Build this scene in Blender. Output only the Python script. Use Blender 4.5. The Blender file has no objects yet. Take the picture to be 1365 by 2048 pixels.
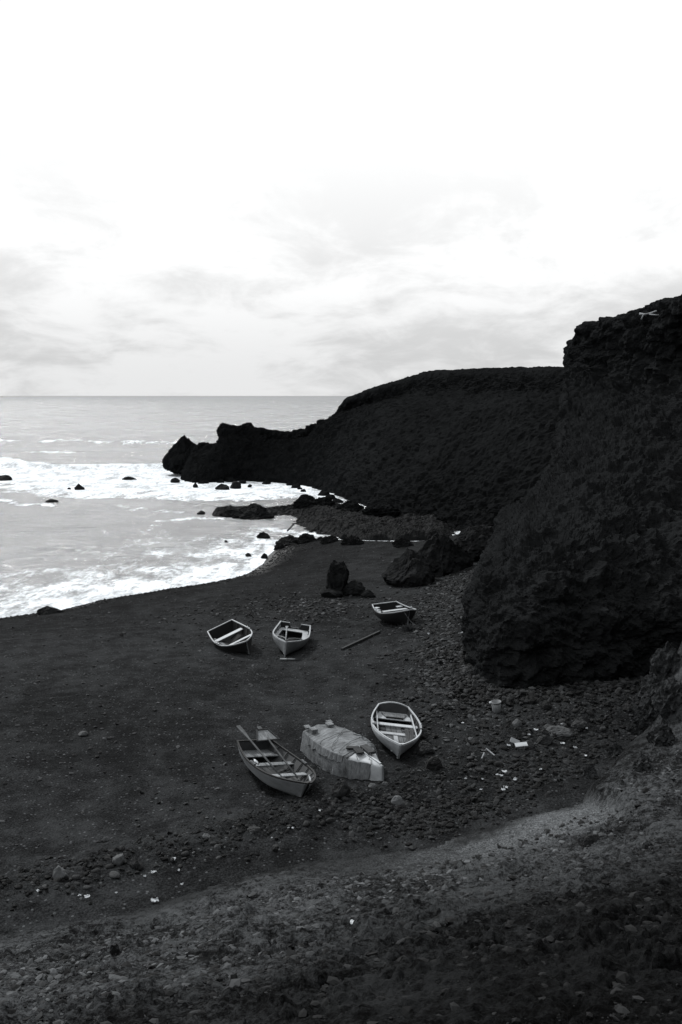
import bpy, math, random
import numpy as np
from mathutils import Vector, Matrix, Euler

random.seed(7); rng = np.random.default_rng(7)
R = math.radians
scene = bpy.context.scene
COL = scene.collection

# ------------------------------------------------------------------ camera
F_PX, CAM_Z = 2000.0, 12.0
PITCH = math.atan((1024 - 791) / F_PX)
cam_d = bpy.data.cameras.new('camera'); cam = bpy.data.objects.new('camera', cam_d); COL.objects.link(cam)
cam_d.sensor_fit = 'HORIZONTAL'; cam_d.sensor_width = 24.0; cam_d.lens = 24.0 * F_PX / 1365.0
cam_d.clip_start = 0.1; cam_d.clip_end = 80000
cam.location = (0, 0, CAM_Z); cam.rotation_euler = (math.pi / 2 - PITCH, 0, 0)
scene.camera = cam

# ------------------------------------------------------------------ sky and sun (black-and-white film: grey light)
SUN_AZ = R(-40)          # measured from +Y towards +X: ahead and to the left
SUN_EL = R(44)
world = bpy.data.worlds.new('World'); scene.world = world; world.use_nodes = True
wt = world.node_tree; wt.nodes.clear()
def W(t, **k):
    n = wt.nodes.new(t)
    for a, b in k.items(): setattr(n, a, b)
    return n
def WM(op, a, b=None, c=None, clamp=False):
    n = W('ShaderNodeMath', operation=op, use_clamp=clamp)
    for i, v in enumerate((a, b, c)):
        if v is None: continue
        if isinstance(v, (int, float)): n.inputs[i].default_value = v
        else: wt.links.new(v, n.inputs[i])
    return n.outputs[0]
sky = W('ShaderNodeTexSky', sky_type='NISHITA'); sky.sun_disc = False
sky.sun_elevation = SUN_EL; sky.sun_rotation = SUN_AZ
sky.air_density = 1.0; sky.dust_density = 3.0; sky.ozone_density = 1.0
sep = W('ShaderNodeSeparateColor'); wt.links.new(sky.outputs[0], sep.inputs[0])
tc = W('ShaderNodeTexCoord'); sx = W('ShaderNodeSeparateXYZ'); wt.links.new(tc.outputs['Generated'], sx.inputs[0])
dx, dy, dz = sx.outputs
zc = WM('ADD', WM('MAXIMUM', dz, 0.0), 0.30)
cx = WM('DIVIDE', dx, zc); cy = WM('DIVIDE', dy, zc)
cv = W('ShaderNodeCombineXYZ'); wt.links.new(cx, cv.inputs[0]); wt.links.new(cy, cv.inputs[1])
def wnoise(scale, detail, rough, dist=0.0, off=(0, 0, 0), stretch=(1, 1, 1)):
    mp = W('ShaderNodeMapping'); mp.inputs['Location'].default_value = off; mp.inputs['Scale'].default_value = stretch
    wt.links.new(cv.outputs[0], mp.inputs['Vector'])
    n = W('ShaderNodeTexNoise'); n.inputs['Scale'].default_value = scale; n.inputs['Detail'].default_value = detail
    n.inputs['Roughness'].default_value = rough; n.inputs['Distortion'].default_value = dist
    wt.links.new(mp.outputs[0], n.inputs['Vector']); return n.outputs[0]
def wstep(x, a, b):
    m = W('ShaderNodeMapRange', interpolation_type='SMOOTHSTEP')
    m.inputs['From Min'].default_value = a; m.inputs['From Max'].default_value = b
    wt.links.new(x, m.inputs['Value']); return m.outputs[0]
n1 = wnoise(1.5, 7, 0.58, 0.5, (26.0, 9.0, 6), (1, .8, 1))
n2 = wnoise(4.6, 6, 0.62, 0.4, (8.2, 2.0, 5))
cl = WM('ADD', WM('MULTIPLY', n1, 0.60), WM('MULTIPLY', n2, 0.40))
grey = wstep(cl, 0.42, 0.60)                       # grey undersides of the cloud sheet
low = WM('SUBTRACT', 1.0, wstep(dz, 0.0, 0.17))    # the far sheet, seen edge-on, is greyer
low2 = WM('SUBTRACT', 1.0, wstep(dz, 0.10, 0.30))
shade = WM('MULTIPLY', grey, WM('ADD', 0.02, WM('MULTIPLY', low2, 0.22)))
clear = WM('MULTIPLY', sep.outputs[0], 0.100)      # red-filtered clear sky
veil = WM('SUBTRACT', 1.0, WM('MULTIPLY', low, 0.27))
# bright thin cloud sheet that thins out overhead and away from the sun
sunv = (math.sin(SUN_AZ) * math.cos(SUN_EL), math.cos(SUN_AZ) * math.cos(SUN_EL), math.sin(SUN_EL))
dt = W('ShaderNodeVectorMath', operation='DOT_PRODUCT'); wt.links.new(tc.outputs['Generated'], dt.inputs[0]); dt.inputs[1].default_value = sunv
cover = WM('ADD', 0.10, WM('MULTIPLY', wstep(dt.outputs['Value'], -0.35, 0.55), 0.90), clamp=True)
base = WM('ADD', WM('MULTIPLY', clear, WM('SUBTRACT', 1.0, cover)), WM('MULTIPLY', WM('MULTIPLY', veil, 1.12), cover))
lum = WM('MULTIPLY', base, WM('SUBTRACT', 1.0, shade))
comb = W('ShaderNodeCombineColor')
for i, k in enumerate((0.995, 1.0, 1.003)): wt.links.new(WM('MULTIPLY', lum, k), comb.inputs[i])
bg = W('ShaderNodeBackground'); bg.inputs['Strength'].default_value = 1.0
wt.links.new(comb.outputs[0], bg.inputs['Color'])
wo = W('ShaderNodeOutputWorld'); wt.links.new(bg.outputs[0], wo.inputs[0])

sd = bpy.data.lights.new('sun', 'SUN'); sun = bpy.data.objects.new('sun', sd); COL.objects.link(sun)
sd.energy = 2.7; sd.angle = R(6); sd.color = (1, 0.995, 0.985)
sun.rotation_euler = Vector(sunv).to_track_quat('Z', 'Y').to_euler()
vs = scene.view_settings; vs.view_transform = 'Standard'; vs.look = 'None'; vs.exposure = 0; vs.gamma = 1

# ------------------------------------------------------------------ numpy noise
_perm = rng.permutation(256).astype(np.int32); _perm = np.concatenate([_perm, _perm, _perm])
_g = rng.normal(size=(256, 3)).astype(np.float32); _g /= np.linalg.norm(_g, axis=1, keepdims=True)
def perlin(p):
    p = np.asarray(p, np.float32); i = np.floor(p).astype(np.int32); f = p - i; i &= 255
    u = f * f * f * (f * (f * 6 - 15) + 10); out = 0
    for a in (0, 1):
        wa = u[..., 0] if a else 1 - u[..., 0]
        for b in (0, 1):
            wb = u[..., 1] if b else 1 - u[..., 1]
            for c in (0, 1):
                wc = u[..., 2] if c else 1 - u[..., 2]
                h = _perm[_perm[_perm[(i[..., 0] + a) & 255] + ((i[..., 1] + b) & 255)] + ((i[..., 2] + c) & 255)]
                g = _g[h]
                out = out + wa * wb * wc * (g[..., 0] * (f[..., 0] - a) + g[..., 1] * (f[..., 1] - b) + g[..., 2] * (f[..., 2] - c))
    return out * 1.5
def fbm(p, o=4, g=0.5, ridged=False):
    s = 0; a = 1.0; t = 0
    p = np.asarray(p, np.float32)
    for k in range(o):
        n = perlin(p * (2.03 ** k) + 17.3 * k)
        s = s + a * ((1 - 2 * np.abs(n)) if ridged else n); t += a; a *= g
    return s / t
_rnd = rng.random((256, 3)).astype(np.float32)
def worley(p, want2=False):
    p = np.asarray(p, np.float32); i = np.floor(p).astype(np.int32); f = p - i
    d1 = np.full(p.shape[:-1], 9.0, np.float32); d2 = d1.copy(); idv = np.zeros(p.shape[:-1], np.float32)
    for a in (-1, 0, 1):
        for b in (-1, 0, 1):
            for c in (-1, 0, 1):
                h = _perm[_perm[_perm[(i[..., 0] + a) & 255] + ((i[..., 1] + b) & 255)] + ((i[..., 2] + c) & 255)]
                r = _rnd[h]; d = (a + r[..., 0] - f[..., 0]) ** 2 + (b + r[..., 1] - f[..., 1]) ** 2 + (c + r[..., 2] - f[..., 2]) ** 2
                n = d < d1
                d2 = np.where(n, d1, np.minimum(d2, d)); idv = np.where(n, h / 255.0, idv); d1 = np.where(n, d, d1)
    return np.sqrt(d1), np.sqrt(d2), idv
def sstep(x, a, b):
    t = np.clip((x - a) / (b - a), 0, 1); return t * t * (3 - 2 * t)
def v3(x, y, z=0.0):
    return np.stack(np.broadcast_arrays(np.asarray(x, np.float32), np.asarray(y, np.float32), np.asarray(z, np.float32)), -1)

# ------------------------------------------------------------------ geometry helpers
def new_mesh(name, verts, faces, smooth=True, mats=(), attrs=None, mat_idx=None):
    me = bpy.data.meshes.new(name)
    if isinstance(faces, np.ndarray):
        v = np.asarray(verts, np.float32).reshape(-1, 3); nf, k = faces.shape
        me.vertices.add(len(v)); me.vertices.foreach_set('co', v.ravel())
        me.loops.add(nf * k); me.loops.foreach_set('vertex_index', faces.astype(np.int32).ravel())
        me.polygons.add(nf); me.polygons.foreach_set('loop_start', np.arange(0, nf * k, k, dtype=np.int32))
        me.polygons.foreach_set('loop_total', np.full(nf, k, np.int32)); me.update(calc_edges=True); me.validate()
    else:
        me.from_pydata([tuple(map(float, q)) for q in verts], [], [tuple(int(i) for i in q) for q in faces]); me.update()
    me.polygons.foreach_set('use_smooth', np.full(len(me.polygons), smooth))
    for m in mats: me.materials.append(m)
    if mat_idx is not None: me.polygons.foreach_set('material_index', np.asarray(mat_idx, np.int32))
    if attrs:
        for k, a in attrs.items():
            at_ = me.attributes.new(k, 'FLOAT', 'POINT'); at_.data.foreach_set('value', np.asarray(a, np.float32).ravel())
    return me
def link(name, me, parent=None, label=None, cat=None, group=None, kind=None, M=None):
    o = bpy.data.objects.new(name, me); COL.objects.link(o)
    if parent: o.parent = parent
    if M is not None: o.matrix_world = M
    if label: o['label'] = label
    if cat: o['category'] = cat
    if group: o['group'] = group
    if kind: o['kind'] = kind
    return o
def grid_faces(n, m, flip=False):
    a = np.arange(n * m).reshape(n, m)
    q = np.stack([a[:-1, :-1], a[:-1, 1:], a[1:, 1:], a[1:, :-1]], -1).reshape(-1, 4)
    return q[:, ::-1].copy() if flip else q
class MB:
    def __init__(s): s.v = []; s.f = []
    def add(s, vs, fs):
        o = len(s.v); s.v += [tuple(q) for q in vs]; s.f += [tuple(i + o for i in q) for q in fs]; return s
    def prism(s, bot, top):
        n = len(bot)
        return s.add(list(bot) + list(top), [tuple(range(n))[::-1], tuple(range(n, 2 * n))] + [(i, (i + 1) % n, n + (i + 1) % n, n + i) for i in range(n)])
    def box(s, c, d, rz=0):
        x, y, z = [q / 2 for q in d]; ca, sa = math.cos(rz), math.sin(rz)
        p = [(c[0] + a * ca - b * sa, c[1] + a * sa + b * ca) for a, b in ((-x, -y), (x, -y), (x, y), (-x, y))]
        return s.prism([(a, b, c[2] - z) for a, b in p], [(a, b, c[2] + z) for a, b in p])
    def bar(s, a, b, w, h, up=(0, 0, 1), w2=None, h2=None):
        a = Vector(a); b = Vector(b); d = (b - a).normalized(); r = d.cross(Vector(up)).normalized(); u = r.cross(d)
        w2 = w if w2 is None else w2; h2 = h if h2 is None else h2
        return s.prism([a + r * w / 2 * i + u * h / 2 * j for i, j in ((-1, -1), (1, -1), (1, 1), (-1, 1))][::-1],
                       [b + r * w2 / 2 * i + u * h2 / 2 * j for i, j in ((-1, -1), (1, -1), (1, 1), (-1, 1))][::-1])
    def tube(s, pts, r, n=6, r2=None):
        pts = [Vector(q) for q in pts]; m = len(pts); vs = []
        for k, q in enumerate(pts):
            d = (pts[min(k + 1, m - 1)] - pts[max(k - 1, 0)]).normalized()
            a = d.cross(Vector((0.13, 0.21, 0.97))); a = a.normalized() if a.length > 1e-4 else Vector((1, 0, 0)); b = d.cross(a)
            rr = r if r2 is None else r + (r2 - r) * k / (m - 1)
            vs += [q + a * rr * math.cos(2 * math.pi * i / n) + b * rr * math.sin(2 * math.pi * i / n) for i in range(n)]
        fs = [(k * n + i, k * n + (i + 1) % n, (k + 1) * n + (i + 1) % n, (k + 1) * n + i) for k in range(m - 1) for i in range(n)]
        return s.add(vs, fs + [tuple(range(n))[::-1], tuple(range((m - 1) * n, m * n))])
    def sweep(s, pts, w, h, side):
        """rectangular rail along pts; side = horizontal outward directions"""
        vs = []
        for q, d in zip(pts, side):
            q = Vector(q); d = Vector(d)
            vs += [q + d * w / 2 * i + Vector((0, 0, h / 2 * j)) for i, j in ((-1, -1), (1, -1), (1, 1), (-1, 1))]
        n = len(pts)
        fs = [(k * 4 + i, k * 4 + (i + 1) % 4, k * 4 + 4 + (i + 1) % 4, k * 4 + 4 + i) for k in range(n - 1) for i in range(4)]
        return s.add(vs, fs + [(3, 2, 1, 0), tuple(range(4 * n - 4, 4 * n))])
    def lathe(s, prof, n=24):
        vs = [(r * math.cos(2 * math.pi * i / n), r * math.sin(2 * math.pi * i / n), z) for r, z in prof for i in range(n)]
        return s.add(vs, [(k * n + i, k * n + (i + 1) % n, (k + 1) * n + (i + 1) % n, (k + 1) * n + i) for k in range(len(prof) - 1) for i in range(n)])
    def mesh(s, name, mat, smooth=False):
        import bmesh
        me = new_mesh(name, s.v, s.f, smooth, (mat,) if mat else ())
        bm = bmesh.new(); bm.from_mesh(me); bmesh.ops.recalc_face_normals(bm, faces=bm.faces); bm.to_mesh(me); bm.free()
        return me
    def build(s, name, mat, parent=None, smooth=False, bevel=0, **k):
        o = link(name, s.mesh(name, mat, smooth), parent, **k)
        if bevel:
            b = o.modifiers.new('edge', 'BEVEL'); b.width = bevel; b.segments = 2; b.limit_method = 'ANGLE'
        return o

# ------------------------------------------------------------------ materials
def gcol(v): return (v * 0.94, v * 1.0, v * 1.05, 1)
def mat_base(name):
    m = bpy.data.materials.new(name); m.use_nodes = True; t = m.node_tree
    return m, t, t.nodes['Principled BSDF']
def mk(t):
    def N(ty, **k):
        n = t.nodes.new(ty)
        for a, b in k.items():
            if a in n.inputs.keys(): n.inputs[a].default_value = b
            else: setattr(n, a, b)
        return n
    def L(a, b): t.links.new(a, b)
    def M(op, a, b=None, clamp=False):
        n = t.nodes.new('ShaderNodeMath'); n.operation = op; n.use_clamp = clamp
        for i, v in enumerate((a, b)):
            if v is None: continue
            if isinstance(v, (int, float)): n.inputs[i].default_value = v
            else: L(v, n.inputs[i])
        return n.outputs[0]
    def noise(vec, scale, detail=4, rough=0.55, dist=0.0):
        n = N('ShaderNodeTexNoise'); n.inputs['Scale'].default_value = scale; n.inputs['Detail'].default_value = detail
        n.inputs['Roughness'].default_value = rough; n.inputs['Distortion'].default_value = dist
        L(vec, n.inputs['Vector']); return n.outputs[0]
    def step(x, a, b, lo=0.0, hi=1.0):
        n = N('ShaderNodeMapRange', interpolation_type='SMOOTHSTEP')
        for k, v in (('From Min', a), ('From Max', b), ('To Min', lo), ('To Max', hi)): n.inputs[k].default_value = v
        L(x, n.inputs['Value']); return n.outputs[0]
    def grey(x, k=1.0):
        c = N('ShaderNodeCombineColor')
        for i, s in enumerate((0.94, 1.0, 1.05)): L(M('MULTIPLY', x, s * k), c.inputs[i])
        return c.outputs[0]
    def bump(h, strength, dist, prev=None):
        n = N('ShaderNodeBump'); n.inputs['Strength'].default_value = strength; n.inputs['Distance'].default_value = dist
        L(h, n.inputs['Height'])
        if prev is not None: L(prev, n.inputs['Normal'])
        return n.outputs[0]
    return N, L, M, noise, step, grey, bump
def rocky(name, lo, hi, scales=(0.35, 2.5, 14), bumps=((3, 0.6, 0.12), (18, 0.6, 0.03)), rough=0.9, coords='Object', rnd=0.0, spec=0.25):
    m, t, b = mat_base(name); N, L, M, noise, step, grey, bump = mk(t)
    vec = N('ShaderNodeTexCoord').outputs[coords]
    a = noise(vec, scales[0], 3); c = noise(vec, scales[1], 6, 0.65); d = noise(vec, scales[2], 5, 0.7)
    mix = M('ADD', M('MULTIPLY', a, 0.35), M('ADD', M('MULTIPLY', c, 0.35), M('MULTIPLY', d, 0.30)))
    v = step(mix, 0.33, 0.68, lo, hi)
    if rnd:
        oi = N('ShaderNodeObjectInfo').outputs['Random']
        v = M('MULTIPLY', v, M('ADD', 1.0 - rnd, M('MULTIPLY', M('POWER', oi, 2.0), 2.6 * rnd)))
    L(grey(v), b.inputs['Base Color']); b.inputs['Roughness'].default_value = rough; b.inputs['Specular IOR Level'].default_value = spec
    pn = None
    for s, st, di in bumps: pn = bump(noise(vec, s, 6, 0.65), st, di, pn)
    L(pn, b.inputs['Normal']); return m
def painted(name, val, wear=0.35, under=0.10, scale=6.0, rough=0.6, rnd=0.0):
    m, t, b = mat_base(name); N, L, M, noise, step, grey, bump = mk(t)
    tc_ = N('ShaderNodeTexCoord').outputs['Object']
    mp = N('ShaderNodeMapping'); mp.inputs['Scale'].default_value = (0.5, 2.0, 2.0); L(tc_, mp.inputs['Vector'])
    a = noise(tc_, 1.7, 4, 0.6); c = noise(mp.outputs[0], scale, 6, 0.7); d = noise(mp.outputs[0], scale * 5, 4, 0.7)
    dirt = M('MULTIPLY', step(a, 0.35, 0.75, 1.0, 0.72), step(c, 0.3, 0.75, 1.0, 0.8))
    chip = step(M('ADD', M('MULTIPLY', c, 0.6), M('MULTIPLY', d, 0.4)), 0.64 - 0.14 * wear, 0.70 - 0.10 * wear)
    v = M('MULTIPLY', dirt, val)
    if rnd:
        oi = N('ShaderNodeObjectInfo').outputs['Random']; v = M('MULTIPLY', v, M('ADD', 1 - rnd, M('MULTIPLY', oi, 2 * rnd)))
    v = M('ADD', M('MULTIPLY', v, M('SUBTRACT', 1.0, chip)), M('MULTIPLY', chip, under))
    L(grey(v), b.inputs['Base Color']); b.inputs['Roughness'].default_value = rough; b.inputs['Specular IOR Level'].default_value = 0.3
    L(bump(d, 0.25, 0.006), b.inputs['Normal']); return m
def woody(name, val, rough=0.85, rnd=0.2):
    m, t, b = mat_base(name); N, L, M, noise, step, grey, bump = mk(t)
    tc_ = N('ShaderNodeTexCoord').outputs['Object']
    mp = N('ShaderNodeMapping'); mp.inputs['Scale'].default_value = (1.5, 14, 14); L(tc_, mp.inputs['Vector'])
    c = noise(mp.outputs[0], 3, 6, 0.65, 0.5); d = noise(tc_, 3, 4, 0.6)
    v = M('MULTIPLY', step(c, 0.3, 0.7, 0.55, 1.25), M('MULTIPLY', step(d, 0.3, 0.7, 0.75, 1.15), val))
    oi = N('ShaderNodeObjectInfo').outputs['Random']; v = M('MULTIPLY', v, M('ADD', 1 - rnd, M('MULTIPLY', oi, 2 * rnd)))
    L(grey(v), b.inputs['Base Color']); b.inputs['Roughness'].default_value = rough; b.inputs['Specular IOR Level'].default_value = 0.2
    L(bump(c, 0.4, 0.005), b.inputs['Normal']); return m
def plain(name, val, rough=0.7, spec=0.3):
    m, t, b = mat_base(name); N, L, M, noise, step, grey, bump = mk(t)
    tc_ = N('ShaderNodeTexCoord').outputs['Object']
    v = M('MULTIPLY', step(noise(tc_, 9, 5, 0.65), 0.3, 0.7, 0.75, 1.15), val)
    L(grey(v), b.inputs['Base Color']); b.inputs['Roughness'].default_value = rough; b.inputs['Specular IOR Level'].default_value = spec
    return m
M_CLIFF = rocky('cliff_rock', 0.012, 0.019, (0.12, 0.9, 5), ((1.2, 0.8, 0.35), (6, 0.7, 0.09)), 1.0, spec=0.0)
M_HEAD = rocky('headland_rock', 0.008, 0.015, (0.1, 0.5, 2.5), ((0.8, 0.8, 0.6), (3, 0.7, 0.2)), 1.0, spec=0.0)
M_ROCK = rocky('dark_rock', 0.006, 0.022, (0.5, 2.5, 9), ((3, 0.8, 0.12), (14, 0.7, 0.03)), 0.95, spec=0.05)
M_WETROCK = rocky('wet_rock', 0.004, 0.020, (0.4, 1.8, 7), ((1.5, 0.8, 0.25), (8, 0.7, 0.06)), 0.75, spec=0.05)
M_STONE = rocky('beach_stone', 0.022, 0.05, (0.8, 4, 18), ((6, 0.5, 0.04), (30, 0.5, 0.012)), 0.8, rnd=0.55)
M_RUBBLE = rocky('rubble_stone', 0.014, 0.032, (0.8, 4, 18), ((6, 0.6, 0.05), (30, 0.6, 0.015)), 0.9, rnd=0.5)
M_PALE = rocky('pale_stone', 0.05, 0.10, (0.8, 4, 18), ((6, 0.5, 0.04), (30, 0.5, 0.012)), 0.8, rnd=0.3)
M_WHITE = painted('white_boat_paint', 0.50, 0.3, 0.16, 5)
M_WHITE2 = painted('grey_white_boat_paint', 0.40, 0.5, 0.12, 6)
M_THWART = painted('pale_thwart_paint', 0.46, 0.35, 0.2, 8, rnd=0.12)
M_GREYP = painted('grey_hull_paint', 0.27, 0.4, 0.10, 5)
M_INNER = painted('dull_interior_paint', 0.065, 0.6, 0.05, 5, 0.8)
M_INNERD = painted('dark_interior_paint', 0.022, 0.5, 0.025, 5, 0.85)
M_DARKP = painted('black_trim_paint', 0.018, 0.2, 0.05, 8)
M_WOOD = woody('weathered_wood', 0.14)
M_WOODP = woody('bleached_wood', 0.26)
M_WOODD = woody('dark_wet_wood', 0.045)
M_OAR = woody('grey_oar_wood', 0.085)
M_LITTER = plain('white_litter_plastic', 0.5, 0.55)
M_BUCKET = plain('grey_bucket_plastic', 0.17, 0.5)
M_METAL = plain('dull_metal', 0.16, 0.5, 0.5)
M_ROPE = plain('pale_rope', 0.22, 0.95, 0.1)

# ------------------------------------------------------------------ plan of the cove
def ray(u, v):
    xc = (u - 682.5) / F_PX; yc = (1024 - v) / F_PX
    return np.array((xc, math.cos(PITCH) + yc * math.sin(PITCH), -math.sin(PITCH) + yc * math.cos(PITCH)))
def at(u, v, y):
    d = ray(u, v); return d * (y / d[1]) + np.array((0, 0, CAM_Z))
def at_z(u, v, z):
    d = ray(u, v); return d * ((z - CAM_Z) / d[2]) + np.array((0, 0, CAM_Z))
SHORE = np.array([(-90, 14), (-40, 38), (-18.36, 52.78), (-15.77, 55.04), (-13.76, 58.5), (-11.73, 60.3), (-8.96, 62.45), (-7.28, 64.5), (-5.47, 70.8), (-5.17, 76.1),
                  (-5.0, 81.3), (0.7, 80.5), (5.9, 79.6), (9.5, 84), (14, 92), (40, 95)], float)
CLIFF_BASE = np.array([(30, 31), (13, 33), (9.8, 31.4), (7.1, 30.8), (5, 30.6), (4.48, 31.4), (4.71, 35), (5, 37.9), (6.2, 46.5), (8.6, 56.3), (10.6, 66.2), (10.5, 80), (9, 92)], float)
FOOT = np.array([(-60, 8), (-30, 14), (-12, 16.6), (-6.5, 18), (-4.2, 18.6), (-2.7, 19.7), (-1.3, 20.4), (2.1, 21.5), (5.8, 23.9), (7.4, 26.2), (9.4, 29.2), (12, 31.5), (40, 40)], float)
RUBBLE = np.array([(-8, 18.8), (-6, 19.5), (-4.15, 20.7), (-2.1, 21.9), (-0.5, 23.2), (2.6, 25.2), (4.6, 27.4), (6.4, 29.0), (9.5, 30.4)], float)
def pdist(x, y, poly):
    best = np.full(np.broadcast(x, y).shape, 1e9)
    for (ax, ay), (bx, by) in zip(poly[:-1], poly[1:]):
        ex, ey = bx - ax, by - ay; L2 = ex * ex + ey * ey
        t = np.clip(((x - ax) * ex + (y - ay) * ey) / L2, 0, 1)
        best = np.minimum(best, (x - ax - t * ex) ** 2 + (y - ay - t * ey) ** 2)
    return np.sqrt(best)
def shore_s(x, y):
    d = pdist(x, y, SHORE); return np.where(y < np.interp(x, SHORE[:, 0], SHORE[:, 1]), d, -d)
def beach_base(x, y):
    s = shore_s(x, y) + 0.5 * perlin(v3(x * 0.22, y * 0.22, 3.3))
    z = np.where(s > 0, 2.02 * (1 - np.exp(-np.maximum(s, 0) / 8.0)), 0.14 * np.minimum(s, 0))
    c = pdist(x, y, CLIFF_BASE); z = z + 0.75 * np.exp(-(c / 2.6) ** 1.3) * sstep(s, 0, 6)
    r = pdist(x, y, RUBBLE); z = z + 0.22 * np.exp(-(r / 1.0) ** 2)
    z = z + 0.10 * sstep(s, 1, 6) * fbm(v3(x * 0.18, y * 0.18, 1.1), 3)
    # low storm berm that runs along the water
    return z + 0.10 * np.exp(-((s - 5.5) / 1.2) ** 2) + 0.07 * np.exp(-((s - 13) / 1.6) ** 2)
def slope_t(x, y):
    d = pdist(x, y, FOOT); return np.where(y < np.interp(x, FOOT[:, 0], FOOT[:, 1]), d, -d)
def slope_base(x, y):
    t = slope_t(x, y) + 0.5 * perlin(v3(x * 0.25, y * 0.25, 8.8))
    z = 1.95 + np.where(t < 2.0, 0.30 * t, 0.60 + 0.392 * (t - 2.0))
    z = z + 0.45 * sstep(x, 5.9, 6.3) * sstep(t, -0.2, 0.5) * (1 - sstep(t, 2.5, 6)) 
    z = z + 3.3 * (1 - sstep(np.hypot(x - 12.6, (y - 28.2) * 0.9) + 0.5 * perlin(v3(x * 0.8, y * 0.8, 2)), 1.6, 4.0))   # outcrop by the cliff
    return z + 0.22 * sstep(t, 1.0, 4) * fbm(v3(x * 0.35, y * 0.35, 5.5), 3)
def ground(x, y):
    x = np.asarray(x, float); y = np.asarray(y, float)
    return np.maximum(beach_base(x, y), slope_base(x, y))
def P(u, v, lift=0.0):
    """where the sight line through a photo point meets the ground"""
    d = ray(u, v); ts = np.linspace(3, 130, 2600); z = CAM_Z + d[2] * ts
    h = z - (ground(d[0] * ts, d[1] * ts) + lift); k = int(np.argmax(h < 0))
    a, b = ts[max(k - 1, 0)], ts[k]; t = a + (b - a) * h[k - 1] / max(h[k - 1] - h[k], 1e-6)
    return np.array((d[0] * t, d[1] * t, CAM_Z + d[2] * t))

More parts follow.
